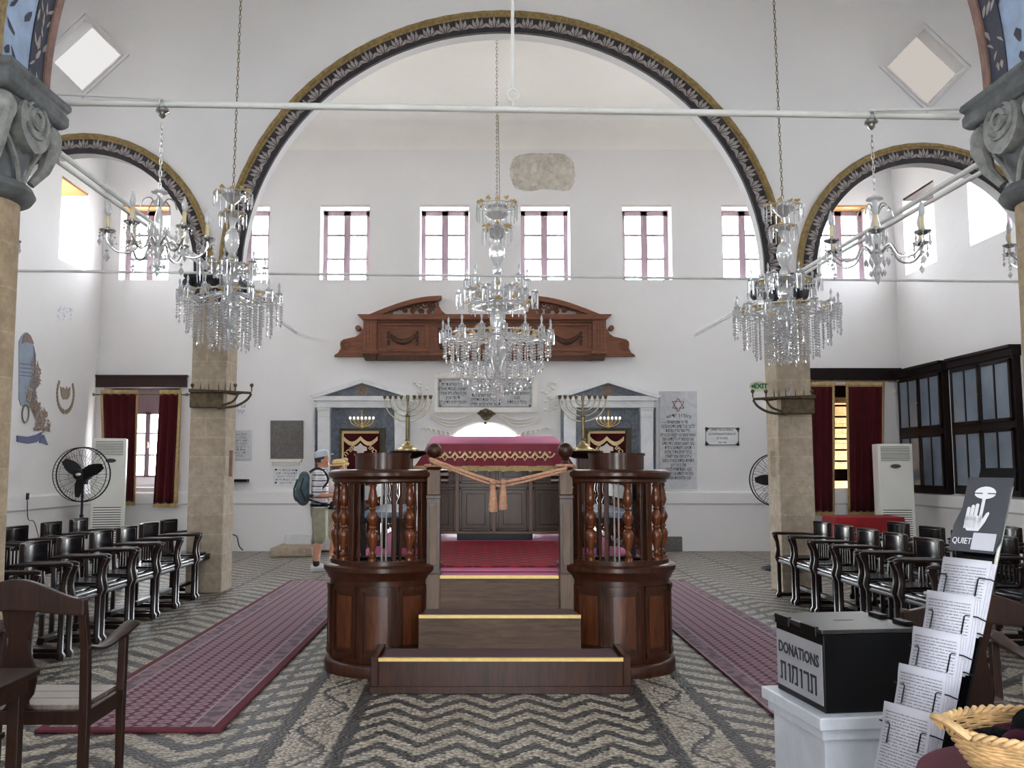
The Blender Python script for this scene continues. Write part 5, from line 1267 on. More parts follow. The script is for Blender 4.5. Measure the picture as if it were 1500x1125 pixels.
# ================================================================ FLOOR CARPETS
def runner_mat():
    t = NT('plum_runner'); co = t.coord('Object'); sx = t.n('ShaderNodeSeparateXYZ'); t.l(co, sx.inputs[0]); X, Y = sx.outputs[0], sx.outputs[1]; M = t.M
    ax = M('ABSOLUTE', X); n = t.noise(co, 90., 3.); n2 = t.noise(co, 12., 3.)
    u = M('SUBTRACT', M('FRACT', M('ADD', M('DIVIDE', X, .10), 20.)), .5); v = M('SUBTRACT', M('FRACT', M('ADD', M('DIVIDE', Y, .085), M('MULTIPLY', M('FLOOR', M('ADD', M('DIVIDE', X, .10), 20.)), .5))), .5)
    d = M('ADD', M('MULTIPLY', u, u), M('MULTIPLY', v, v)); med = M('LESS_THAN', M('ADD', d, M('MULTIPLY', M('SUBTRACT', n, .5), .12)), .195); core = M('LESS_THAN', d, .018)
    col = t.mix(med, lin((88,52,68)), lin((148,120,130))); col = t.mix(core, col, lin((112,74,90)))
    bd = M('GREATER_THAN', ax, .335)
    bc = t.mix(M('GREATER_THAN', n2, .5), lin((104,86,98)), lin((134,114,122))); col = t.mix(bd, col, bc)
    l = M('MAXIMUM', M('LESS_THAN', M('ABSOLUTE', M('SUBTRACT', ax, .338)), .007), M('LESS_THAN', M('ABSOLUTE', M('SUBTRACT', ax, .466)), .006))
    col = t.mix(l, col, lin((164,142,146)))
    edge = M('MAXIMUM', M('GREATER_THAN', ax, .476), M('GREATER_THAN', M('ABSOLUTE', Y), 3.34))
    col = t.mix(edge, col, lin((92,24,40)))
    col = t.mix(M('MULTIPLY', n, .22), col, lin((84,46,60)))
    t.bsdf(col, .95, 0., t.bump(n, .5, .006)); return t.m
MAT['runner'] = runner_mat()
for side, x0, x1 in (('left', -2.54, -1.48), ('right', 1.765, 2.72)):
    w = x1-x0; m = MB(); m.box(-w/2, w/2, -3.4, 3.4, 0, .018)
    o = tag(m.build('carpet_runner', MAT['runner'], ang=0, bevel=.006), 'long plum patterned carpet runner on the mosaic floor %s of the wooden platform' % side, 'carpet')
    o.location = ((x0+x1)/2, 8.6, .004)
# ================================================================ CRYSTAL CHANDELIERS
CR = MAT['crystal']; MAT['crystalG'] = MAT['gold']
def strand_mesh(ln, k, seed):
    """string of cut beads ending in a drop, hanging from z=0"""
    m = MB(); z = 0; rnd = random.Random(seed); i = 0
    m.tube([(0,0,0),(0,0,-ln)], .0012, 4)
    while z > -ln + 5*k:
        m.bead((0,0,z-1.8*k), (1.7+.5*(i%2))*k, 1.9*k); z -= 4.0*k; i += 1
    m.bead((0,0,-ln+1.*k), 2.0*k, 3.8*k); return m
def prism_mesh(ln, k):
    m = MB(); m.bead((0,0,-.8*k), .8*k); m.add([(-1*k,-.5*k,-1.8*k),(1*k,-.5*k,-1.8*k),(1*k,.5*k,-1.8*k),(-1*k,.5*k,-1.8*k),(-.8*k,-.45*k,-ln),(.8*k,-.45*k,-ln),(.8*k,.45*k,-ln),(-.8*k,.45*k,-ln),(0,0,-ln-1.2*k)],
        [(0,1,2,3),(0,4,5,1),(1,5,6,2),(2,6,7,3),(3,7,4,0),(4,8,5),(5,8,6),(6,8,7),(7,8,4)]); return m
def chandelier(label, c, k, sp, topz, chain_dx=0.):
    """sp in picture units below the top of the body (k metres each)"""
    r = thing('crystal_chandelier', label, 'chandelier', tuple(c))
    # chain of links
    m = MB(); z = 0.; H = topz - c[2]; L = .05; n = int(H/L)
    for i in range(n):
        a = (i % 2)*pi/2; zc = (i+.5)*L; x0 = chain_dx*zc/H
        m.tube([(x0+.012*cos(t)*cos(a), .012*cos(t)*sin(a), zc+.031*sin(t)) for t in [2*pi*q/8 for q in range(8)]], .0042, 4, closed=True)
    m.build('chain', MAT['brassD'], r, ang=60)
    if sp.get('wire'):
        MB().tube([(sp['wire']*k, -.02, -100*k), (sp['wire']*.6*k,-.01,-20*k), (.02,0,H*.45)], .004, 5).build('wire', MAT['brassD'], r)
    m = MB()
    for seg in sp['stem']: m.lathe([(rr*k, -z*k) for rr, z in seg], 14)
    m.build('glass_stem', CR, r, ang=25)
    for (z, rr, n, ln, kind) in sp['dishes']:
        d = MB(); d.lathe([(rr*.15*k, -(z+7)*k),(rr*.45*k, -(z+6)*k),(rr*.62*k, -(z+2)*k),(rr*.5*k, -(z+1.5)*k),(rr*.2*k,-(z+4)*k)], 14, cap=False)
        d.tube([(rr*k*cos(a), rr*k*sin(a), -z*k) for a in [2*pi*i/32 for i in range(32)]], .9*k, 5, closed=True)
        for i in range(8):
            a = 2*pi*i/8; d.tube([(rr*.2*k*cos(a), rr*.2*k*sin(a), -(z+4)*k),(rr*.6*k*cos(a), rr*.6*k*sin(a), -(z-3)*k),(rr*k*cos(a), rr*k*sin(a), -z*k)], .7*k, 5)
        dish = d.build('crystal_dish', CR, r, ang=30)
        pm = (prism_mesh(ln*k, k) if kind == 'p' else strand_mesh(ln*k, k, 1)).build('crystal_prism', CR, dish, ang=0)
        pm.location = (rr*k, 0, -z*k)
        for i in range(1, n):
            a = 2*pi*i/n; copypart(pm, dish, (rr*k*cos(a), rr*k*sin(a), -(z+(i%3)*.6)*k), a)
    for (z, rr, n) in sp['flowers']:
        f = MB(); rnd = random.Random(3)
        for q in range(7):
            a = 2*pi*q/7; f.bead((2.8*k*cos(a), 2.8*k*sin(a)*.7, (1.6*sin(a*2))*k), 2.3*k, 1.7*k)
        f.bead((0,0,0), 1.6*k); f.tube([(0,0,0),(0,0,-4*k)], .5*k, 5)
        fl = f.build('gold_flower', MAT['gold'], r, ang=0); fl.location = (rr*k, 0, -z*k)
        for i in range(1, n):
            a = 2*pi*i/n; copypart(fl, r, (rr*k*cos(a), rr*k*sin(a), -(z+(i%2)*2.5)*k), a)
    for (zs, rr, zc, n, ln, off, candle) in sp['arms']:
        m = MB(); pts = spline([(3*k,0,-zs*k),(rr*.35*k,0,-(zs+5)*k),(rr*.7*k,0,-(zc+9)*k),(rr*.97*k,0,-(zc+7)*k),(rr*k,0,-zc*k)], 6)
        m.tube(pts, 1.1*k, 6); arm = m.build('glass_arm', CR, r, ang=40); arm.rotation_euler = (0,0,off)
        m = MB(); m.lathe([(1.*k,-zc*k),(4.4*k,-(zc-1.2)*k),(5.6*k,-(zc-3)*k),(5.0*k,-(zc-2.6)*k),(2.*k,-(zc-1.5)*k),(2.2*k,-(zc-6)*k),(1.2*k,-(zc-7)*k)], 10, (rr*k,0,0), cap=False); m.build('cup', CR, arm, ang=30)
        if candle:
            m = MB(); m.lathe([(1.2*k,-(zc-6)*k),(1.2*k,-(zc-11)*k),(1.9*k,-(zc-13.5)*k),(1.6*k,-(zc-16)*k),(0,-(zc-20)*k)], 8, (rr*k,0,0)); m.build('candle_lamp', MAT['bulb'], arm)
        m = MB()
        for q in range(6):
            a = 2*pi*q/6; pm = prism_mesh(ln*k, k*.8); pm.xf(Matrix.Translation((rr*k+4.6*k*cos(a), 4.6*k*sin(a), -(zc-1.6)*k)) @ Matrix.Rotation(a,4,'Z')); o0 = len(m.v); m.v += pm.v; m.f += [tuple(i+o0 for i in f) for f in pm.f]
        o = m.build('cup_pendants', CR, arm, ang=0)
        for i in range(1, n): copypart(arm, r, (0,0,0), off+2*pi*i/n)
    for (z, rr, n, ln, jit) in sp['strands']:
        o = strand_mesh(ln*k, k, 2).build('crystal_strand', CR, r, ang=0); o.location = (rr*k, 0, -z*k)
        for i in range(1, n):
            a = 2*pi*i/n; copypart(o, r, (rr*k*cos(a), rr*k*sin(a), -(z+(i*7 % 5)*jit)*k), a)
    for (z, rr, w) in sp['hoops']:
        m = MB(); m.tube([(rr*k*cos(a), rr*k*sin(a), -z*k) for a in [2*pi*i/40 for i in range(40)]], w*k, 6, closed=True)
        for i in range(40):
            a = 2*pi*i/40; m.bead((rr*k*cos(a), rr*k*sin(a), -(z-1.4)*k), 1.2*k)
        m.build('bead_hoop', CR, r, ang=0)
    return r
SPC = dict(wire=7,
  stem=[[(1.5,0),(1.5,10),(6,13),(14,20),(18,28),(12,34),(4,37),(3,44),(9,48),(14,54),(10,62),(4,66),(4,70),(8,74),(11,80),(11.5,88),(10,96),(6,102),(4,106),(7,110),(7,118),(3,122)],
        [(3,122),(8,128),(9,136),(5,142),(4,150),(6,156),(4,162),(3,168),(9,172),(11,182),(10,192),(6,200),(5,206),(10,212),(14,224),(14,236),(10,250),(6,262),(5,276),(8,284),(6,292),(3,300),(1,308),(0,312)]],
  dishes=[(16,30,24,20,'p'),(50,22,18,20,'p'),(165,40,20,10,'p')],
  flowers=[(9,26,12),(45,18,8),(138,40,8),(158,46,12),(206,40,14),(203,58,18)],
  arms=[(140,44,128,8,16,0,1),(152,57,150,12,18,.2,0),(150,34,142,6,18,.1,0),(206,79,206,16,16,.1,1)],
  strands=[(211,77,26,28,1.5),(213,66,24,44,1.5),(216,52,20,58,1.5),(218,36,16,68,1.5),(226,20,8,62,1.),(262,8,6,36,.5)],
  hoops=[(208,70,1.2),(212,50,1.2),(150,46,1.)])
SPL = dict(wire=0,
  stem=[[(1.5,0),(1.5,6),(8,12),(13,18),(8,24),(3,28),(3,38),(9,44),(6,52),(4,60),(4,64),(9,70),(11,80),(10,90),(7,98),(4,102),(8,108),(8,116),(4,120)],
        [(4,120),(9,126),(11,134),(11,144),(7,152),(5,156),(12,164),(15,176),(14,190),(9,206),(5,220),(3,232),(0,238)]],
  dishes=[(12,28,20,17,'p'),(42,20,14,18,'p'),(118,22,14,18,'p')],
  flowers=[(6,22,9),(40,14,6),(120,34,10),(158,40,12),(162,58,16)],
  arms=[(124,48,122,7,22,.3,1),(126,30,116,5,20,.1,0),(160,71,164,14,16,0,1)],
  strands=[(166,74,28,32,1.5),(168,60,26,48,1.5),(170,44,22,62,1.5),(172,28,16,68,1.2),(180,14,8,58,1.)],
  hoops=[(164,64,1.2),(168,48,1.2),(122,38,1.)])
YC = 12.0; c = P(728, 287, YC); k = (P(828,400,YC).x-P(728,400,YC).x)/100
chandelier('largest crystal chandelier hanging in the middle before the carved overdoor', c, k, SPC, ZR)
YS_ = 9.4; k = (P(435,400,YS_).x-P(335,400,YS_).x)/100
chandelier('crystal chandelier hanging in front of the left stone pier', P(342, 273, YS_), k, SPL, ZT, .06)
chandelier('crystal chandelier hanging in front of the right stone pier', P(1146, 292, YS_), k, SPL, ZT, -.05)
# ================================================================ SMALL ELECTRIC CANDLE CHANDELIERS
def small_lamp(label, c, top, nz, yoff=0., n=6, rot=.2, R=.34):
    r = thing('candle_chandelier', label, 'chandelier', tuple(c)); S = MAT['silver']
    H = top - c[2]
    m = MB(); m.lathe([(.01,H),(.045,H-.01),(.05,H-.03),(.02,H-.05),(.028,H-.06),(.01,H-.08)], 14); m.tube([(0,0,H),(0,0,H+.05)], .03, 8); m.build('ceiling_cup', S, r)
    m = MB(); nl = int((H-.1)/.045)
    for i in range(nl):
        a = (i%2)*pi/2; zc = .02+(i+.5)*.045
        m.tube([(.010*cos(t)*cos(a), .010*cos(t)*sin(a), zc+.028*sin(t)) for t in [2*pi*q/8 for q in range(8)]], .0035, 4, closed=True)
    m.build('chain', S, r)
    m = MB(); m.lathe([(0,.02),(.055,0),(.06,-.012),(.02,-.02),(.014,-.05),(.03,-.075),(.04,-.09),(.018,-.12),(.02,-.16),(.032,-.2),(.03,-.34),(.022,-.37),(.035,-.4),(.05,-.43),(.03,-.47),(.016,-.5),(.028,-.53),(.012,-.57),(0,-.58)], 14); m.build('glass_column', MAT['crystal'], r, ang=30)
    m = MB()
    for i in range(5):
        a = 2*pi*i/5; m.tube(spline([(.02*cos(a),.02*sin(a),-.12),(.06*cos(a),.06*sin(a),-.06),(.11*cos(a),.11*sin(a),-.08),(.13*cos(a),.13*sin(a),-.14)],5), .005, 5)
    m.build('top_scrolls', S, r)
    for i in range(n):
        a = rot+2*pi*i/n
        m = MB(); m.tube(spline([(.03,0,-.42),(.10,0,-.36),(.17,0,-.46),(.27,0,-.47),(R,0,-.40),(R,0,-.34)],6), .009, 6); arm = m.build('arm', S, r); arm.rotation_euler = (0,0,a)
        m = MB(); m.lathe([(0,-.345),(.03,-.345),(.055,-.33),(.058,-.322),(.02,-.33),(.016,-.30),(0,-.30)], 12, (R,0,0)); m.build('drip_pan', S, arm)
        m = MB(); m.lathe([(.014,-.32),(.014,-.22),(0,-.22)], 10, (R,0,0)); m.build('candle_sleeve', MAT['candle'], arm)
        m = MB(); m.lathe([(.009,-.22),(.02,-.195),(.022,-.17),(.012,-.13),(0,-.10)], 10, (R,0,0)); m.build('flame_bulb', MAT['bulb'], arm)
        m = MB()
        for q in range(6):
            b = 2*pi*q/6; x, y = R+.05*cos(b), .05*sin(b); m.bead((x,y,-.345), .009); m.bead((x,y,-.37), .011, .014)
            if q % 2 == 0: m.bead((x,y,-.41), .016, .03)
        m.tube([(R,0,-.41),(R,0,-.5)], .002, 4); m.bead((R,0,-.47), .014); m.bead((R,0,-.52), .024, .036)
        for t in range(1,9): m.bead((.05+(R-.05)*t/9, 0, -.36-.09*sin(pi*t/9)), .009)
        m.build('crystal_pendants', MAT['crystal'], arm, ang=0)
    m = MB()
    for i in range(12):
        b = 2*pi*i/12; m.bead((.07*cos(b),.07*sin(b),-.3), .012, .05); m.bead((.08*cos(b),.08*sin(b),-.48), .012, .03); m.bead((.05*cos(b),.05*sin(b),-.56), .012, .025)
    m.build('column_pendants', MAT['crystal'], r, ang=0)
    MB().bead((0,0,-.60), .025, .045).build('bottom_drop', MAT['crystal'], r, ang=0)
    return r
def rodz(x): t = (x-RA.x)/(RB.x-RA.x); return RA.z + (RB.z-RA.z)*t
c = P(234, 280, RY-.0); c.y = RY; small_lamp('small silver candle chandelier hanging from the thick tie rod at left', c, rodz(c.x)-.03, 0, rot=.35)
c = P(1281, 290, RY); small_lamp('small silver candle chandelier hanging from the thick tie rod at right', c, rodz(c.x)-.03, 0, rot=.1)
# two more in the side aisles, mostly behind the columns
c = P(-40, 300, 7.6); small_lamp('candle chandelier almost hidden behind the left sandstone column', c, ZT-.02, 0, rot=0., R=.38)
c = P(1536, 306, 7.6); small_lamp('candle chandelier almost hidden behind the right sandstone column', c, ZT-.02, 0, rot=pi, R=.36)
# ================================================================ LEATHER ARMCHAIRS IN ROWS
def make_armchair(label, group):
    r = thing('armchair', label, 'chair', (0,0,0), 0, group); W = MAT['chair']; L = MAT['leather']
    # front faces +X; width along Y
    m = MB(); m.box(-.26,.25,-.26,.26,.40,.45); m.build('seat_frame', MAT['black_wood'], r, ang=0, bevel=.018, seg=3)
    m = MB(); k = 8
    m.prism([(-.24,-.23),(.24,-.245),(.255,-.2),(.26,0),(.255,.2),(.24,.245),(-.24,.23)], .45, .475, 'z'); m.prism([(-.2,-.18),(.2,-.2),(.21,0),(.2,.2),(-.2,.18)], .475, .492, 'z'); m.build('seat_cushion', L, r, ang=0, bevel=.012, seg=3)
    c = (.16,0,0)
    m = MB(); m.arcslab(c, .40, .44, pi-.62, pi+.62, .62, .885, 14); m.build('backrest', W, r, ang=50, bevel=.01)
    m = MB(); m.arcslab(c, .385, .402, pi-.52, pi+.52, .65, .86, 12); m.build('back_padding', L, r, ang=50, bevel=.004)
    for s in (-1, 1):
        m = MB(); m.tube([(-.2,s*.235,.725),(-.05,s*.272,.735),(.12,s*.28,.735),(.255,s*.282,.738),(.30,s*.282,.732)], [.022,.026,.028,.03,.018], 8, sq=(1.15,.62)); m.build('arm', W, r)
        m = MB(); m.tube([(.24,s*.27,.0),(.245,s*.27,.03),(.235,s*.27,.06),(.235,s*.27,.4),(.25,s*.272,.46),(.238,s*.275,.55),(.245,s*.278,.64),(.27,s*.28,.72)], [.034,.036,.024,.024,.034,.023,.023,.032], 6); m.build('leg', W, r, ang=50)
        m = MB(); m.tube([(-.235,s*.235,.0),(-.225,s*.235,.06),(-.22,s*.235,.42),(-.235,s*.22,.64)], [.03,.023,.023,.022], 6); m.build('leg', W, r, ang=50)
        MB().box(-.24,.25,s*.252-.022,s*.252+.022,.015,.055).build('floor_rail', W, r, ang=0, bevel=.006)
    m = MB(); m.box(-.03,.03,-.25,.25,.10,.14); m.build('stretcher', W, r, ang=0, bevel=.005)
    m = MB()
    for i in range(5):
        y = -.14+i*.07; m.box(-.215,-.2,y-.01,y+.01,.45,.63)
    m.build('back_slats', W, r, ang=0)
    return r
first = None
def put(x, y, rz, label, group):
    global first
    if first is None: first = make_armchair(label, group); first.location = (x, y, .002); first.scale = (1, .95, 1); first.rotation_euler = (0,0,rz); return first
    return dup(first, (x, y, .002), rz, label, group)
rnd = random.Random(4)
G1, G2, G3, G4, G5 = 'left aisle-side row of armchairs', 'left wall-side row of armchairs', 'right aisle-side row of armchairs', 'right middle row of armchairs', 'right wall-side row of armchairs'
for i, y in enumerate((10.72, 10.08, 9.46, 8.83, 8.17, 7.53, 6.88)):
    put(-3.54, y, rnd.uniform(-.03,.03), 'dark curved-back leather armchair, %s from the left stone pier in the aisle row' % ORD[i], G1)
for i, y in enumerate((11.0, 10.3, 9.5, 8.75)):
    put(-4.74, y, rnd.uniform(-.04,.04), 'dark leather armchair, %s from the back in the row nearer the left wall' % ORD[i], G2)
for i, y in enumerate((10.3, 9.7, 9.1, 8.5, 7.86, 7.2)):
    put(3.72, y, pi+rnd.uniform(-.03,.03), 'dark curved-back leather armchair, %s from the right stone pier in the aisle row' % ORD[i], G3)
for i, y in enumerate((10.2, 9.44, 8.82, 8.18, 7.4)):
    put(4.55, y, pi+rnd.uniform(-.05,.05), 'dark leather armchair, %s from the back in the right middle row' % ORD[i], G4)
for i, y in enumerate((9.5, 8.9)):
    put(5.38, y, pi+rnd.uniform(-.05,.05), 'dark leather armchair, %s from the back in the row nearer the right wall' % ORD[i], G5)
# book lying on a chair
o = tag(MB().box(-.07,.07,-.1,.1,0,.02).build('booklet', MAT['plastic'], ang=0, bevel=.003), 'white booklet lying on a seat in the right aisle row', 'booklet'); o.location = (3.66, 7.2, .495); o.rotation_euler = (0,0,.5)
# red table by the right wall
c = P(1264, 765, 13.9)
r = thing('side_table', 'low table under a red cloth behind the right armchairs', 'table', (c.x, 13.9, 0), .0)
for x in (-.44,.44):
    for y in (-.25,.25): MB().box(x-.025,x+.025,y-.025,y+.025,0,c.z+.06).build('leg', MAT['black_wood'], r, ang=0)
MB().box(-.49,.49,-.3,.3,c.z+.06,c.z+.085).build('table_top', MAT['black_wood'], r, ang=0)
m = MB(); hw, hd = .52, .33; zt = c.z+.098
rings = []
def loop(hx, hy, z, amp):
    pts = []
    for i in range(64):
        a = 2*pi*i/64; ca, sa = cos(a), sin(a); k = 1/max(abs(ca), abs(sa)); k = min(k, 1.30)
        w = 1+amp*sin(i*2.4); pts.append((hx*ca*k*w, hy*sa*k*w, z))
    return pts
for q in ((hw-.02,hd-.02,zt,0),(hw,hd,zt-.012,0),(hw+.012,hd+.012,zt-.1,.006),(hw+.02,hd+.02,zt-.36,.018)): m.v += loop(*q)
for j in range(3):
    for i in range(64): m.f.append((j*64+i, j*64+(i+1)%64, (j+1)*64+(i+1)%64, (j+1)*64+i))
m.f.append(tuple(range(64)))
cl_ = tag(m.build('table_cloth', MAT['redcloth'], fix=True, ang=40), 'bright red cloth over the low table behind the right armchairs', 'tablecloth'); cl_.location = (c.x, 13.9, 0)
# ================================================================ FOREGROUND WOODEN ARMCHAIRS (seen from behind)
def plain_chair(label, loc, rz, w=.60, d=.42):
    r = thing('wooden_armchair', label, 'chair', loc, rz); W = MAT['oak']; h = w/2   # front faces +Y
    for s in (-1, 1):
        m = MB(); m.tube([(s*h,0,0),(s*h,.0,.44),(s*h,-.015,.70),(s*(h-.01),-.05,.93)], [.026,.029,.027,.024], 4); m.build('leg', W, r, ang=0, bevel=.004)
        m = MB(); m.tube([(s*(h+.0),d+.01,0),(s*h,d,.42),(s*h,d+.01,.70)], [.022,.028,.026], 4); m.build('leg', W, r, ang=0, bevel=.004)
        m = MB(); m.tube(spline([(s*h,-.03,.71),(s*(h+.012),.12,.682),(s*(h+.014),.3,.70),(s*(h+.02),d+.06,.735)],5), [.02]*5+[.023]*5+[.028]*5+[.026], 8, sq=(1.45,.6)); m.build('arm', W, r)
        MB().box(s*h-.014, s*h+.014, 0, d, .355, .43).build('seat_rail', W, r, ang=0, bevel=.003)
    MB().box(-h+.02, h-.02, d-.02, d+.012, .355, .43).build('seat_rail', W, r, ang=0, bevel=.003); MB().box(-h+.02, h-.02, -.012, .014, .37, .43).build('seat_rail', W, r, ang=0, bevel=.003)
    m = MB()
    for i in range(3): y0 = .02+i*(d-.02)/3; m.box(-h+.02, h-.02, y0, y0+(d-.02)/3-.004, .425, .448)
    m.build('plank_seat', MAT['seatwood'], r, ang=0, bevel=.003)
    top = [(-h-.01,.905)] + [(-h-.01 + (2*h+.02)*t, .925+.085*sin(pi*t)**2) for t in [i/20 for i in range(21)]] + [(h+.01,.905)] + [(h+.01-(2*h+.02)*t, .865+.02*sin(pi*t)**2-.012) for t in [i/20 for i in range(21)]]
    m = MB(); m.prism(top, -.075, -.035); m.build('crest_rail', W, r, ang=0, bevel=.006)
    half = [(.075,.87),(.062,.80),(.045,.74),(.055,.68),(.078,.61),(.082,.56),(.07,.50),(.048,.47),(.05,.455),(.07,.43)]
    m = MB(); m.prism(half + [(-x,z) for x,z in reversed(half)], -.035, -.017); k0 = 0
    m.xf(Matrix.Shear('XY', 4, (0,0)) if False else Matrix.Identity(4)); 
    for i,(x,y,z) in enumerate(m.v): m.v[i] = (x, y-.0 - .03*(z-.44)/.44 + .03, z)
    m.build('splat', W, r, ang=0, bevel=.004)
    return r
plain_chair('old wooden armchair with vase-shaped splat at the left front', (-2.06, 4.06, 0), 0, .60, .40)
plain_chair('old wooden armchair behind the leaflet stand at the right front', (2.12, 3.92, 0), -.04, .62, .42).scale = (1, 1, .965)
# corner of a small stand at the left edge
r = thing('wooden_stand', 'small dark wooden table reaching in at the left edge of the view', 'table', (-1.98, 3.3, 0), .02)
m = MB(); m.box(-.32,.27,-.24,.24,.70,.728); m.build('table_top', MAT['oak'], r, ang=0, bevel=.005)
m = MB(); m.box(-.29,.24,-.21,.21,.64,.70); m.build('apron', MAT['oak'], r, ang=0, bevel=.003)
for x in (-.27,.21):
    for y in (-.18,.18): MB().box(x-.022,x+.022,y-.022,y+.022,0,.66).build('leg', MAT['oak'], r, ang=0, bevel=.003)
MB().box(-.28,.17,-.19,.19,.48,.50).build('lower_shelf', MAT['oak'], r, ang=0, bevel=.003)
MAT['marble2'] = marble('pedestal_marble', (200, 205, 213), (184, 188, 196), 2.)
# ================================================================ DONATION BOX ON MARBLE PEDESTAL
bc = (1.435, 3.59); rz = radians(7)
r = thing('marble_pedestal', 'white marble pedestal under the black donation box', 'pedestal', (*bc, 0), rz)
MB().box(-.205,.205,-.21,.21,0,.535).build('shaft', MAT['marble2'], r, ang=0, bevel=.004)
m = MB(); m.box(-.222,.222,-.228,.228,.51,.55); m.build('neck_moulding', MAT['marble2'], r, ang=0, bevel=.006)
m = MB(); m.box(-.24,.24,-.247,.247,.55,.598); m.build('cap_slab', MAT['marble2'], r, ang=0, bevel=.006)
r = thing('donation_box', 'black metal donation box with grey lettered side on the marble pedestal', 'donation box', (*bc, .598), rz)
MB().box(-.19,.19,-.195,.195,0,.285).build('box_body', MAT['blackpaint'], r, ang=0, bevel=.004)
lid = MB().box(-.196,.196,-.20,.20,.287,.303).build('lid', mk('black_crackle_lid', (34,32,33), .32, 0, .2, 60., .5, 120., .002), r, ang=0, bevel=.003)
MB().box(-.04,.04,-.006,.006,.3025,.304).build('coin_slot', MAT['ink'], lid, ang=0)
for y in (-.11,.06): MB().box(.165,.2,y-.045,y+.045,.303,.318).build('hinge', MAT['blackpaint'], lid, ang=0, bevel=.003)
for y in (-.1,.12): MB().box(-.202,-.186,y-.06,y+.06,.27,.308).build('lid_clasp', MAT['blackpaint'], lid, ang=0, bevel=.003)
pl = MB().box(-.1935,-.189,-.185,.185,.025,.245).build('name_plate', mk('grey_name_plate', (150,150,156), .5, 0, .05), r, ang=0)
MS = Matrix(((0,0,-1,-.194),(-1,0,0,0),(0,1,0,0),(0,0,0,1)))
text("DONATIONS", .062, MAT['ink'], pl, Matrix.Translation((0,0,.178)) @ MS, .001, bold=.0015, fit=.33)
GL = {'ת': (.95, [(.05,.75,.86,1),(.6,.75,0,.9),(.13,.26,.05,.9),(0,.26,0,.13)]), 'ו': (.55, [(.26,.41,0,1),(.14,.41,.86,1)]),
      'מ': (.98, [(.3,.8,.86,1),(.66,.8,0,.9),(.42,.8,0,.13)]), 'ר': (.85, [(.06,.7,.86,1),(.56,.7,0,.9)])}
m = MB(); x = 0
for ch in "תרומות"[::-1]:
    w, bars = GL[ch]
    for q in bars: m.box(x+q[0], x+q[1], q[2], q[3], 0, .02)
    if ch == 'מ': m.prism([(x+.02,0),(x+.15,0),(x+.30,.6),(x+.22,1),(x+.06,1),(x+.17,.6)], 0, .02, 'z')
    x += w
m.xf(MS @ Matrix.Translation((-.155,.052,0)) @ Matrix.Diagonal((.31/x,.072,.1,1))); m.build('hebrew_lettering', MAT['ink'], pl, ang=0)
# ================================================================ LEAFLET STAND
phi, tau = radians(65), radians(22)
nV = Vector((-sin(phi), -cos(phi), 0)); uV = Vector((cos(phi), -sin(phi), 0)); wV = Vector((0,0,1))*cos(tau) - nV*sin(tau); fV = uV.cross(wV)  # outward
T1 = Vector((1.60, 2.95, 1.2))
def LM(o): return Matrix.Translation(o) @ Matrix(((uV.x,wV.x,fV.x,0),(uV.y,wV.y,fV.y,0),(uV.z,wV.z,fV.z,0),(0,0,0,1)))
def paper_mat(seed):
    t = NT('printed_leaflet'); co = t.coord('Object'); sx = t.n('ShaderNodeSeparateXYZ'); t.l(co, sx.inputs[0]); X, Y = sx.outputs[0], sx.outputs[1]; M = t.M
    ln = M('LESS_THAN', M('FRACT', M('DIVIDE', Y, .0095)), .38)
    mp = t.n('ShaderNodeMapping'); t.l(co, mp.inputs[0]); mp.inputs[3].default_value = (240, 105, 1); mp.inputs[1].default_value = (seed, 0, 0)
    wd_ = M('GREATER_THAN', t.noise(mp.outputs[0], 1., 1.), .43)
    inside = M('MULTIPLY', M('LESS_THAN', M('ABSOLUTE', X), .075), M('MULTIPLY', M('LESS_THAN', Y, -.022), M('GREATER_THAN', t.n('ShaderNodeNewGeometry').outputs['Normal'], -9)))
    k = M('MULTIPLY', M('MULTIPLY', ln, wd_), inside)
    t.bsdf(t.mix(M('MULTIPLY', k, .75), lin((200,201,212)), lin((90,86,98))), .75); return t.m
PM = paper_mat(1)
r = thing('leaflet_stand', 'leaning black wire leaflet stand with five pockets beside the donation box', 'display stand', (0,0,0))
m = MB(); m.box(-.06,.06,-1.20,.34,-.03,-.018); m.xf(LM(T1-fV*.02)); 
for i,(x,y,z) in enumerate(m.v):
    if z < .02: m.v[i] = (x, y, .02)
m.build('back_board', MAT['blackpaint'], r, ang=0)
foot = T1 - wV*1.28
m = MB(); m.box(foot.x-.2, foot.x+.25, foot.y-.2, foot.y+.2, .0, .025); m.build('base', MAT['iron'], r, ang=0, bevel=.006)
m = MB(); q = T1 - wV*.1 - fV*.05; m.tube([q, (foot.x+.22, foot.y+.16, .02)], .012, 6); m.build('rear_strut', MAT['iron'], r)
MB().tube([T1+uV*.07+wV*.27-fV*.03, T1+uV*.07-wV*.05-fV*.03], .006, 6).build('side_rod', MAT['silver'], r)
for k in range(5):
    o = T1 - wV*.13*k + fV*.026*k
    zf = .014
    for s in (-1, 1):
        pts = [(s*.098,-.06,-.03),(s*.098,-.06,zf),(s*.06,-.06,zf+.003),(s*.056,-.066,zf+.003),(s*.056,-.12,zf+.001)]
        MB().tube(pts, .0024, 5).xf(LM(o)).build('wire_loop', MAT['iron'], r)
    MB().tube([(-.098,-.235,-.02),(-.098,-.235,zf),(.098,-.235,zf),(.098,-.235,-.02)], .0024, 5).xf(LM(o)).build('wire_shelf', MAT['iron'], r)
names = ['top pocket','second pocket from the top','middle pocket','second pocket from the bottom','lowest pocket']
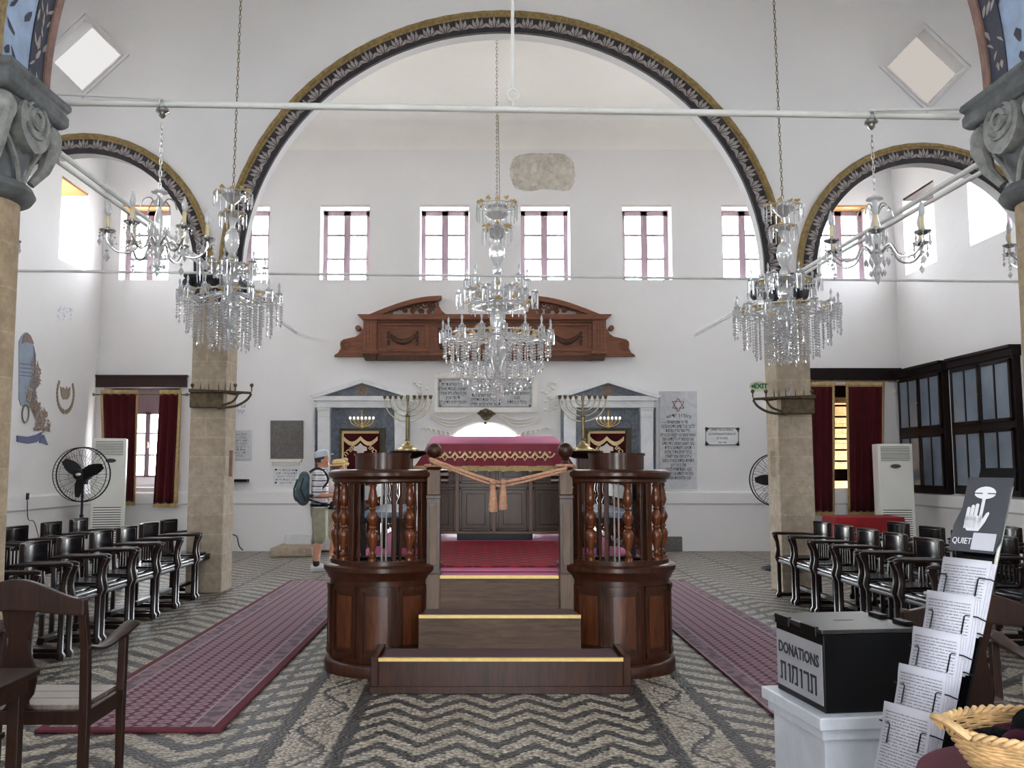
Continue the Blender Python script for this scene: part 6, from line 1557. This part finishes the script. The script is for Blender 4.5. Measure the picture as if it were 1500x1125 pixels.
for k in range(5):
    o = T1 - wV*.13*k + fV*.026*k
    m = MB(); n = 8
    sheets = ((0,.0,.004,.005),(.004,-.006,-.003,.0045),(-.003,-.010,-.009,.005),(.005,-.003,-.0145,.004))
    lf = thing('leaflet_stack', 'stack of white printed leaflets in the %s of the leaflet stand' % names[k], 'leaflets', (0,0,0), group='leaflets in the wire stand')
    lf.matrix_world = LM(o)
    for i,(dx,dy,dz,th) in enumerate(sheets):
        m = MB()
        for j in range(n+1):
            t = j/n; y = -.235+.235*t+dy; bend = (.0+.02*(t**2.2)*(1 if k else .3)) - .004*t
            for x in (-.084,.084):
                m.v.append((x+dx, y, dz+bend+.006+(.004 if x<0 and t>.8 else 0))); 
        for j in range(n):
            b = j*2; m.f.append((b, b+1, b+3, b+2))
        so = m.build('leaflet', PM, lf, ang=60, fix=False); sm = so.modifiers.new('thick','SOLIDIFY'); sm.thickness = th; sm.offset = -1
# QUIET sign
r = thing('quiet_sign', 'dark sign with white hand and lips reading QUIET on top of the leaflet stand', 'sign'); r.matrix_world = LM(T1 + wV*.03 - fV*.008)
m = MB(); m.prism([(-.088,0),(.07,0),(.086,.05),(.086,.262),(-.07,.262),(-.07,.15),(-.088,.09)], -.004, .004, 'z'); m.build('sign_board', mk('slate_sign_board', (62,64,72), .45, 0, .05), r, ang=0)
wh = mk('white_sign_print', (228,230,236), .6, 0, .02)
m = MB()
m.prism([(.003+.038*cos(a), .205+.022*sin(a)*(1.1 if sin(a)>0 else .9)) for a in [2*pi*i/24 for i in range(24)]], .0042, .0052, 'z'); m.build('lips_symbol', wh, r, ang=0)
m = MB(); m.box(-.038,-.006,.2028,.2062,.0052,.0056); m.box(.012,.043,.2028,.2062,.0052,.0056); m.build('lips_line', MAT['ink'], r, ang=0)
m = MB()
fing = [(-.043,.155,.0095,.03,.08),(-.029,.163,.0095,.03,.08),(-.0145,.168,.0095,.03,.08),(.004,.22,.009,.0,.08)]
for x, top, w, _, base in fing:
    p = [(x-w*.62,base),(x+w*.62,base)] + [(x+w*.62*cos(a), top-.006+w*.62*sin(a)) for a in [pi*i/6 for i in range(7)]]; m.prism(p, .0056, .0066, 'z')
m.prism([(-.05,.105),(-.049,.125),(.01,.125),(.012,.112),(.022,.135),(.03,.14),(.033,.134),(.024,.105),(.016,.09),(.006,.072),(-.035,.072),(-.046,.085)], .0056, .0066, 'z'); m.build('hand_symbol', wh, r, ang=0)
text("QUIET", .03, wh, r, Matrix.Translation((-.045,.035,.0048)), .0005, name='lettering', fit=.07)
m = MB(); m.box(-.008,.072,.008,.066,.0042,.0058); m.build('note_label', PM, r, ang=0)
# ================================================================ TABLE, BASKET, SKULLCAPS
tc = (1.45, 2.24)
r = thing('round_table', 'round table under a plum cloth in the bottom right corner', 'table', (*tc, 0))
MB().lathe([(0,.70),(.34,.70),(.34,.725),(0,.725)], 32).build('table_top', MAT['oak'], r); MB().lathe([(.2,0),(.2,.03),(.05,.06),(.04,.70)], 16).build('pedestal_leg', MAT['oak'], r)
m = MB(); N = 72
for j,(rr,z,am) in enumerate(((.335,.733,0),(.352,.727,0),(.36,.71,.002),(.37,.5,.02),(.385,.2,.04),(.39,.06,.045))):
    for i in range(N): a = 2*pi*i/N; q = rr+am*sin(9*a); m.v.append((q*cos(a), q*sin(a), z))
for j in range(5):
    for i in range(N): m.f.append((j*N+i, j*N+(i+1)%N, (j+1)*N+(i+1)%N, (j+1)*N+i))
m.f.append(tuple(range(N)))
o = tag(m.build('table_cloth', MAT['burg'], ang=50), 'plum cloth over the round table in the bottom right corner', 'tablecloth'); o.location = (*tc, 0)
MAT['wicker'] = mk('pale_wicker', (206,170,120), .55, 0, .2, 26., .2, 80.)
bk = (1.37, 2.27, .7335)
r = thing('wicker_basket', 'pale woven wicker basket of skullcaps on the plum cloth', 'basket', bk, .15)
m = MB(); lev = 17
for j in range(lev):
    t = j/(lev-1); R = .125+.075*t**.8; z = .008+.115*t; n = 96
    m.tube([((R*1.05+.0045*sin(a*16+j*pi))*cos(a), (R*.82+.0045*sin(a*16+j*pi))*sin(a), z+.001*sin(a*5+j)) for a in [2*pi*i/n for i in range(n)]], .0043, 5, closed=True)
m.build('woven_side', MAT['wicker'], r, ang=70)
m = MB(); n = 80
for ph in (0, pi):
    m.tube([((.203+.0065*cos(a*26+ph))*1.05*cos(a), (.203+.0065*cos(a*26+ph))*.82*sin(a), .128+.0065*sin(a*26+ph)) for a in [2*pi*i/300 for i in range(300)]], .0062, 6, closed=True)
m.build('braided_rim', MAT['wicker'], r, ang=70)
MB().lathe([(0,.002),(.13,.002),(.13,.010),(0,.010)], 30, sy=.8).build('bottom', MAT['wicker'], r)
m = MB(); m.tube(spline([(-.215,-.05,.125),(-.25,-.03,.155),(-.25,.03,.155),(-.215,.05,.125)],6), .010, 6); m.build('handle', MAT['wicker'], r)
def kippah(label, loc, R, rot, mat, h=.5):
    m = MB(); prof = [(R*sin(a), R*h*(cos(a))) for a in [pi/2*i/8 for i in range(9)]]; m.lathe([(R,0)]+[(p,z) for p,z in reversed(prof)], 24, cap=False)
    for k in range(4): a = k*pi/4; m.tube([(R*sin(t)*cos(a)*1.004, R*sin(t)*sin(a)*1.004, R*h*cos(t)*1.004) for t in [-pi/2+pi*i/14 for i in range(15)]], .0014, 4)
    o = m.build('skullcap', mat, ang=60); s = o.modifiers.new('t','SOLIDIFY'); s.thickness = .003
    o.location = loc; o.rotation_euler = rot; return tag(o, label, 'skullcap', 'skullcaps in the basket')
kb = mk('black_velvet_cap', (9,9,11), .85, 0, .1, 9., Specular_IOR_Level=.1); kw = mk('wine_velvet_cap', (58,14,34), .8, 0, .1, Specular_IOR_Level=.15)
kippah('black skullcap on top of the heap in the basket', (bk[0]+.055, bk[1]+.0, bk[2]+.115), .095, (.12,.05,.3), kb, .62)
kippah('black skullcap at the left rim of the basket', (bk[0]-.10, bk[1]+.01, bk[2]+.085), .062, (.2,-.35,0), kb, .4)
kippah('wine red skullcap at the front of the basket', (bk[0]-.03, bk[1]-.06, bk[2]+.075), .085, (.45,-.1,.2), kw, .5)
kippah('wine red skullcap half under the black one', (bk[0]-.02, bk[1]+.045, bk[2]+.08), .09, (-.1,-.2,.2), kw, .45)
m = MB(); pts = [(-.06,-.075,.0),(.07,-.06,.015),(.09,.0,.05),(.02,.0,.04),(-.03,-.03,.045)]
m.add([(-.07,-.05,.0),(.07,-.07,.0),(.1,.0,.03),(.0,.02,.05),(-.01,-.03,.028)],[(0,1,4),(1,2,4),(2,3,4),(3,0,4)])
o = tag(m.build('paper_sheet', MAT['plastic'], ang=0, fix=False), 'crumpled white sheet at the right side of the basket', 'paper'); s = o.modifiers.new('t','SOLIDIFY'); s.thickness = .0015
o.location = (bk[0]+.135, bk[1]-.075, bk[2]+.10)
# ================================================================ VISITORS
def skin_mat(nm, c): return mk(nm, c, .55, 0, .06, 14., 0, 50., .004, Subsurface_Weight=.08)
SK = skin_mat('skin', (206,150,126))
def remesh(o, v, sm=6):
    a = o.modifiers.new('remesh','REMESH'); a.mode = 'VOXEL'; a.voxel_size = v; a.use_smooth_shade = True
    b = o.modifiers.new('smooth','SMOOTH'); b.iterations = sm; b.factor = .5
def limb(m, pts, rs, sq=(1,1)):
    m.tube(pts, rs, 12, sq=sq)
    for p, q in zip(pts, rs): m.sphere(p, q*.98, 10, 8, (sq[0],sq[1],1) if sq != (1,1) else (1,1,1))
def person(label, loc, rz, H, shirt, shorts, hat, look=.12, arm_up=.0, stripes=False, lady=False, hair=(70,56,48)):
    k = H/1.76; r = thing('person', label, 'person', loc, rz); S = k
    b = MB()
    limb(b, [(0,0,.92),(0,0,1.06),(.005,0,1.25),(0,0,1.40)], [.135,.125,.14,.12], (.8,1.1))
    limb(b, [(0,-.15,1.41),(0,0,1.44),(0,.15,1.41)], [.062,.07,.062])
    limb(b, [(-.005,0,1.44),(.02,0,1.53)], [.06,.056])
    hx, hz = .035, 1.635
    b.sphere((hx,0,hz+.01), .098, 16, 12, (1.02,.80,1.12)); b.sphere((hx+.03,0,hz-.065), .062, 12, 10, (1.0,.85,.8))
    b.sphere((hx+.098,0,hz-.015), .017, 8, 6, (1.2,.8,1.4)); b.sphere((hx+.082,0,hz+.012), .016, 8, 6, (1,.7,1.6)); b.sphere((hx+.085,0,hz-.052), .02, 8, 6, (.8,1.2,.6)); b.sphere((hx+.078,0,hz-.085), .024, 8, 6)
    for s in (-1,1): b.sphere((hx-.01,s*.08,hz-.015), .024, 8, 6, (.8,.45,1.3)); b.sphere((hx+.075,s*.04,hz-.03), .022, 8, 6)
    for s in (-1, 1):
        limb(b, [(0,s*.19,1.39),(-.05,s*.235,1.13)], [.05,.042]); limb(b, [(-.05,s*.235,1.13),(.10,s*.215,1.075+arm_up),(.2,s*.17,1.085+arm_up)], [.042,.038,.028])
        hp = Vector((.245,s*.15,1.09+arm_up)); b.sphere(hp, .038, 10, 8, (1.15,.55,.95))
        for f in range(4):
            L = (.06,.072,.068,.052)[f]; z = .026-.017*f; q = hp+Vector((.03,-s*.005,z))
            b.tube([q, q+Vector((L*.55,-s*.012,-.002)), q+Vector((L*.8,-s*.034,-.008)), q+Vector((L*.72,-s*.052,-.014))], [.0098,.0095,.009,.008], 7)
        q = hp+Vector((.0,-s*.015,.03)); b.tube([q, q+Vector((.025,-s*.022,.022)), q+Vector((.045,-s*.03,.022))], [.012,.011,.009], 7)
        limb(b, [(0,s*.085,.90),(.015,s*.095,.50),(-.02,s*.095,.30),(-.03,s*.095,.09)], [.088,.058,.055,.038])
        b.tube([(-.05,s*.095,.05),(.03,s*.097,.045),(.13,s*.105,.03)], [.035,.036,.025], 8)
    b.xf(Matrix.Diagonal((S,S,S,1))); o = b.build('body', SK, r); remesh(o, .0085, 4)
    def part(m, nm, mat, vx=None, sm=4):
        m.xf(Matrix.Diagonal((S,S,S,1))); o = m.build(nm, mat, r)
        if vx: remesh(o, vx, sm)
        return o
    m = MB()
    limb(m, [(0,0,.93),(0,0,1.06),(.008,0,1.25),(0,0,1.40)], [.158,.15,.160,.135], (.82,1.12)); limb(m, [(0,-.16,1.40),(0,0,1.435),(0,.16,1.40)], [.074,.085,.074])
    for s in (-1,1): limb(m, [(0,s*.195,1.385),(-.03,s*.225,1.23),(-.045,s*.238,1.16)], [.070,.066,.068])
    part(m, 'shirt', shirt, .011)
    m = MB(); m.lathe([(.066,1.455),(.078,1.47),(.07,1.50),(.062,1.515)], 18, (.008,0,0), cap=False); part(m, 'collar', shirt)
    m = MB(); limb(m, [(0,0,.84),(0,0,.95)], [.145,.152], (.88,1.12))
    for s in (-1,1): limb(m, [(0,s*.085,.86),(.01,s*.097,.64),(.015,s*.10,.50)], [.112,.108,.11])
    part(m, 'shorts', shorts, .011)
    m = MB(); m.lathe([(.152,.945),(.158,.945),(.158,.985),(.152,.985)], 28, cap=False, sx=.86, sy=1.10); part(m, 'belt', MAT['blackpaint'])
    for s in (-1,1):
        m = MB(); m.lathe([(.046,.07),(.049,.075),(.046,.15),(.044,.152)], 14, (-.03,s*.095,0), cap=False); part(m, 'sock', MAT['ink'] if not lady else MAT['plastic'])
        m = MB(); m.tube([(-.085,s*.095,.045),(-.03,s*.095,.055),(.06,s*.10,.048),(.16,s*.108,.034)], [.045,.056,.052,.036], 12, sq=(1.0,.85)); m.sphere((-.075,s*.095,.05), .045, 10, 8); m.sphere((.155,s*.107,.036), .037, 10, 8, (1.2,1.1,.9)); m.box(-.11,.18,s*.1-.042,s*.1+.042,.0,.016)
        part(m, 'shoe', MAT['shoe'], .009, 5)
        m = MB(); m.sphere((hx+.086,s*.033,hz+.012), .0085, 8, 6); part(m, 'eye', MAT['ink'])
    m = MB(); m.sphere((hx-.014,0,hz+.022), .104, 16, 12, (1.0,.84,1.08)); 
    m.v = [(x,y,max(z,hz-.04-(.06 if lady else .0))) if x < hx+.02 else (min(x,hx+.035),y,max(z,hz+.03)) for x,y,z in m.v]; part(m, 'hair', mk('hair', hair, .6, 0, .15, 40.))
    hm = Matrix.Translation((hx-.005,0,hz+.055)) @ Matrix.Rotation(-look, 4, 'Y')
    if hat == 'cap':
        m = MB(); m.lathe([(.108,-.01),(.112,.0),(.111,.03),(.095,.075),(.05,.1),(0,.106)], 22, cap=False, sx=1.04, sy=.88)
        m.prism([(.06,-.075),(.10,-.07),(.155,-.05),(.175,0),(.155,.05),(.10,.07),(.06,.075)], -.008, .002, 'z'); m.xf(hm); part(m, 'cap', MAT['capcloth'])
    else:
        m = MB(); m.lathe([(.17,.012),(.165,-.004),(.13,-.012),(.104,-.006),(.106,.02),(.098,.07),(.07,.095),(0,.098)], 26, cap=False, sx=1.05); m.xf(hm); o = part(m, 'straw_hat', MAT['straw']); s_ = o.modifiers.new('t','SOLIDIFY'); s_.thickness = .004
        m = MB(); m.lathe([(.108,.005),(.109,.03)], 26, cap=False, sx=1.05); m.xf(hm); part(m, 'hat_band', MAT['gold_cloth'])
    return r
MAT['shoe'] = mk('white_trainers', (216,216,216), .55, 0, .04, 30.); MAT['capcloth'] = mk('pale_blue_grey_cap', (196,204,216), .8, 0, .05); MAT['straw'] = mk('pale_straw', (222,196,140), .7, 0, .15, 60., .4, 120.)
def stripe_mat():
    t = NT('striped_polo'); sx = t.n('ShaderNodeSeparateXYZ'); t.l(t.coord('Object'), sx.inputs[0]); z = sx.outputs[2]
    f = t.M('FRACT', t.M('DIVIDE', z, .082)); a = t.M('LESS_THAN', f, .2); b = t.M('LESS_THAN', t.M('ABSOLUTE', t.M('SUBTRACT', f, .5)), .05)
    t.bsdf(t.mix(t.M('MAXIMUM', a, t.M('MULTIPLY', b, .45)), lin((224,222,226)), lin((66,62,86))), .85); return t.m
p = PZ(466, 836, 0)
man = person('man in white cap, striped polo shirt and green-grey shorts standing left of the platform', (p.x, p.y, 0), radians(12), 1.75, stripe_mat(), mk('khaki_shorts', (156,154,134), .9, 0, .1, 12., .3, 60.), 'cap', .22, .03)
q = PZ(489, 831, 0)
person('woman in straw hat standing behind the man, mostly hidden by the platform railing', (q.x, q.y+.15, 0), radians(30), 1.62, mk('pink_blouse', (226,206,204), .85, 0, .06), mk('beige_shorts', (186,170,150), .9), 'straw', .1, .0, lady=True, hair=(120,84,56))
# backpack and pouch
r = thing('backpack', 'dark teal-grey backpack on the back of the man in the striped shirt', 'backpack', (p.x, p.y, 0), radians(12))
k0 = 1.75/1.76
m = MB(); limb(m, [(-.235,0,1.06),(-.25,0,1.2),(-.225,0,1.36)], [.115,.125,.10], (.85,1.2)); m.sphere((-.32,0,1.10), .085, 12, 10, (.7,1.2,1.1)); o = m.build('pack_body', mk('teal_grey_fabric', (78,98,106), .8, 0, .25, 10., .3, 60.), r); remesh(o, .012, 4)
m = MB(); m.tube([(-.30,-.11,1.02),(-.37,-.06,1.1),(-.37,.0,1.2),(-.32,.0,1.34)], .012, 6); m.tube([(-.2,-.14,1.02),(-.28,-.145,1.2),(-.24,-.12,1.36)], .012, 6); m.build('dark_piping', MAT['ink'], r)
for s in (-1,1):
    m = MB(); m.tube(spline([(-.15,s*.13,1.44),(-.04,s*.135,1.50),(.07,s*.14,1.44),(.115,s*.165,1.32),(.02,s*.2,1.2),(-.14,s*.17,1.08)],6), .014, 8, sq=(.5,1.3)); m.build('shoulder_strap', MAT['ink'], r)
r = thing('waist_pouch', 'black waist pouch worn by the man in the striped shirt', 'bag', (p.x, p.y, 0), radians(12))
m = MB(); m.sphere((.19,-.04,.955), .075, 12, 10, (.6,1.2,.8)); m.build('pouch_body', MAT['ink'], r)
m = MB(); m.tube([(.172*cos(a)*.92, .195*sin(a), 1.0-.04*cos(a)) for a in [2*pi*i/30 for i in range(30)]], .012, 6, closed=True); m.build('strap', MAT['ink'], r)
# ================================================================ DAYLIGHT
wd = bpy.data.worlds.new('sky'); SC.world = wd; wd.use_nodes = True
wt = wd.node_tree; wt.nodes.clear()
wo = wt.nodes.new('ShaderNodeOutputWorld'); bg = wt.nodes.new('ShaderNodeBackground')
bg.inputs[0].default_value = (.89, .95, 1., 1); bg.inputs[1].default_value = 9.0
wt.links.new(bg.outputs[0], wo.inputs[0])
def portal(axis, u0, u1, z0, z1, d, face):
    L = bpy.data.lights.new('daylight', 'AREA'); L.shape = 'RECTANGLE'; L.size = u1-u0; L.size_y = z1-z0
    L.cycles.is_portal = True
    o = bpy.data.objects.new('daylight', L); COL.objects.link(o)
    if axis == 'y': o.location = ((u0+u1)/2, d, (z0+z1)/2); o.rotation_euler = (-pi/2 if face < 0 else pi/2, 0, 0)
    else: o.location = (d, (u0+u1)/2, (z0+z1)/2); o.rotation_euler = (pi/2, 0, pi/2 if face < 0 else -pi/2)
    return o
for h in holes + [LW, RW, DR]: portal('y', *h, BY+.62, -1)
for a, b in yl: portal('x', a, b, SZ0, SZ1, XL-.72, 1)
for a, b in yr: portal('x', a, b, SZ0, SZ1, XR+.72, -1)
for h in fh: portal('y', *h, YF-.62, 1)
SC.view_settings.view_transform = 'Standard'; SC.view_settings.look = 'None'; SC.view_settings.gamma = 1; SC.view_settings.use_curve_mapping = False
SC.view_settings.exposure = 1.88
cy = SC.cycles
cy.use_denoising = True
try: cy.denoiser = 'OPENIMAGEDENOISE'
except Exception: pass
cy.max_bounces = 14; cy.diffuse_bounces = 7; cy.glossy_bounces = 4; cy.transmission_bounces = 8; cy.transparent_max_bounces = 16
cy.caustics_reflective = False; cy.caustics_refractive = False; cy.sample_clamp_indirect = 8.
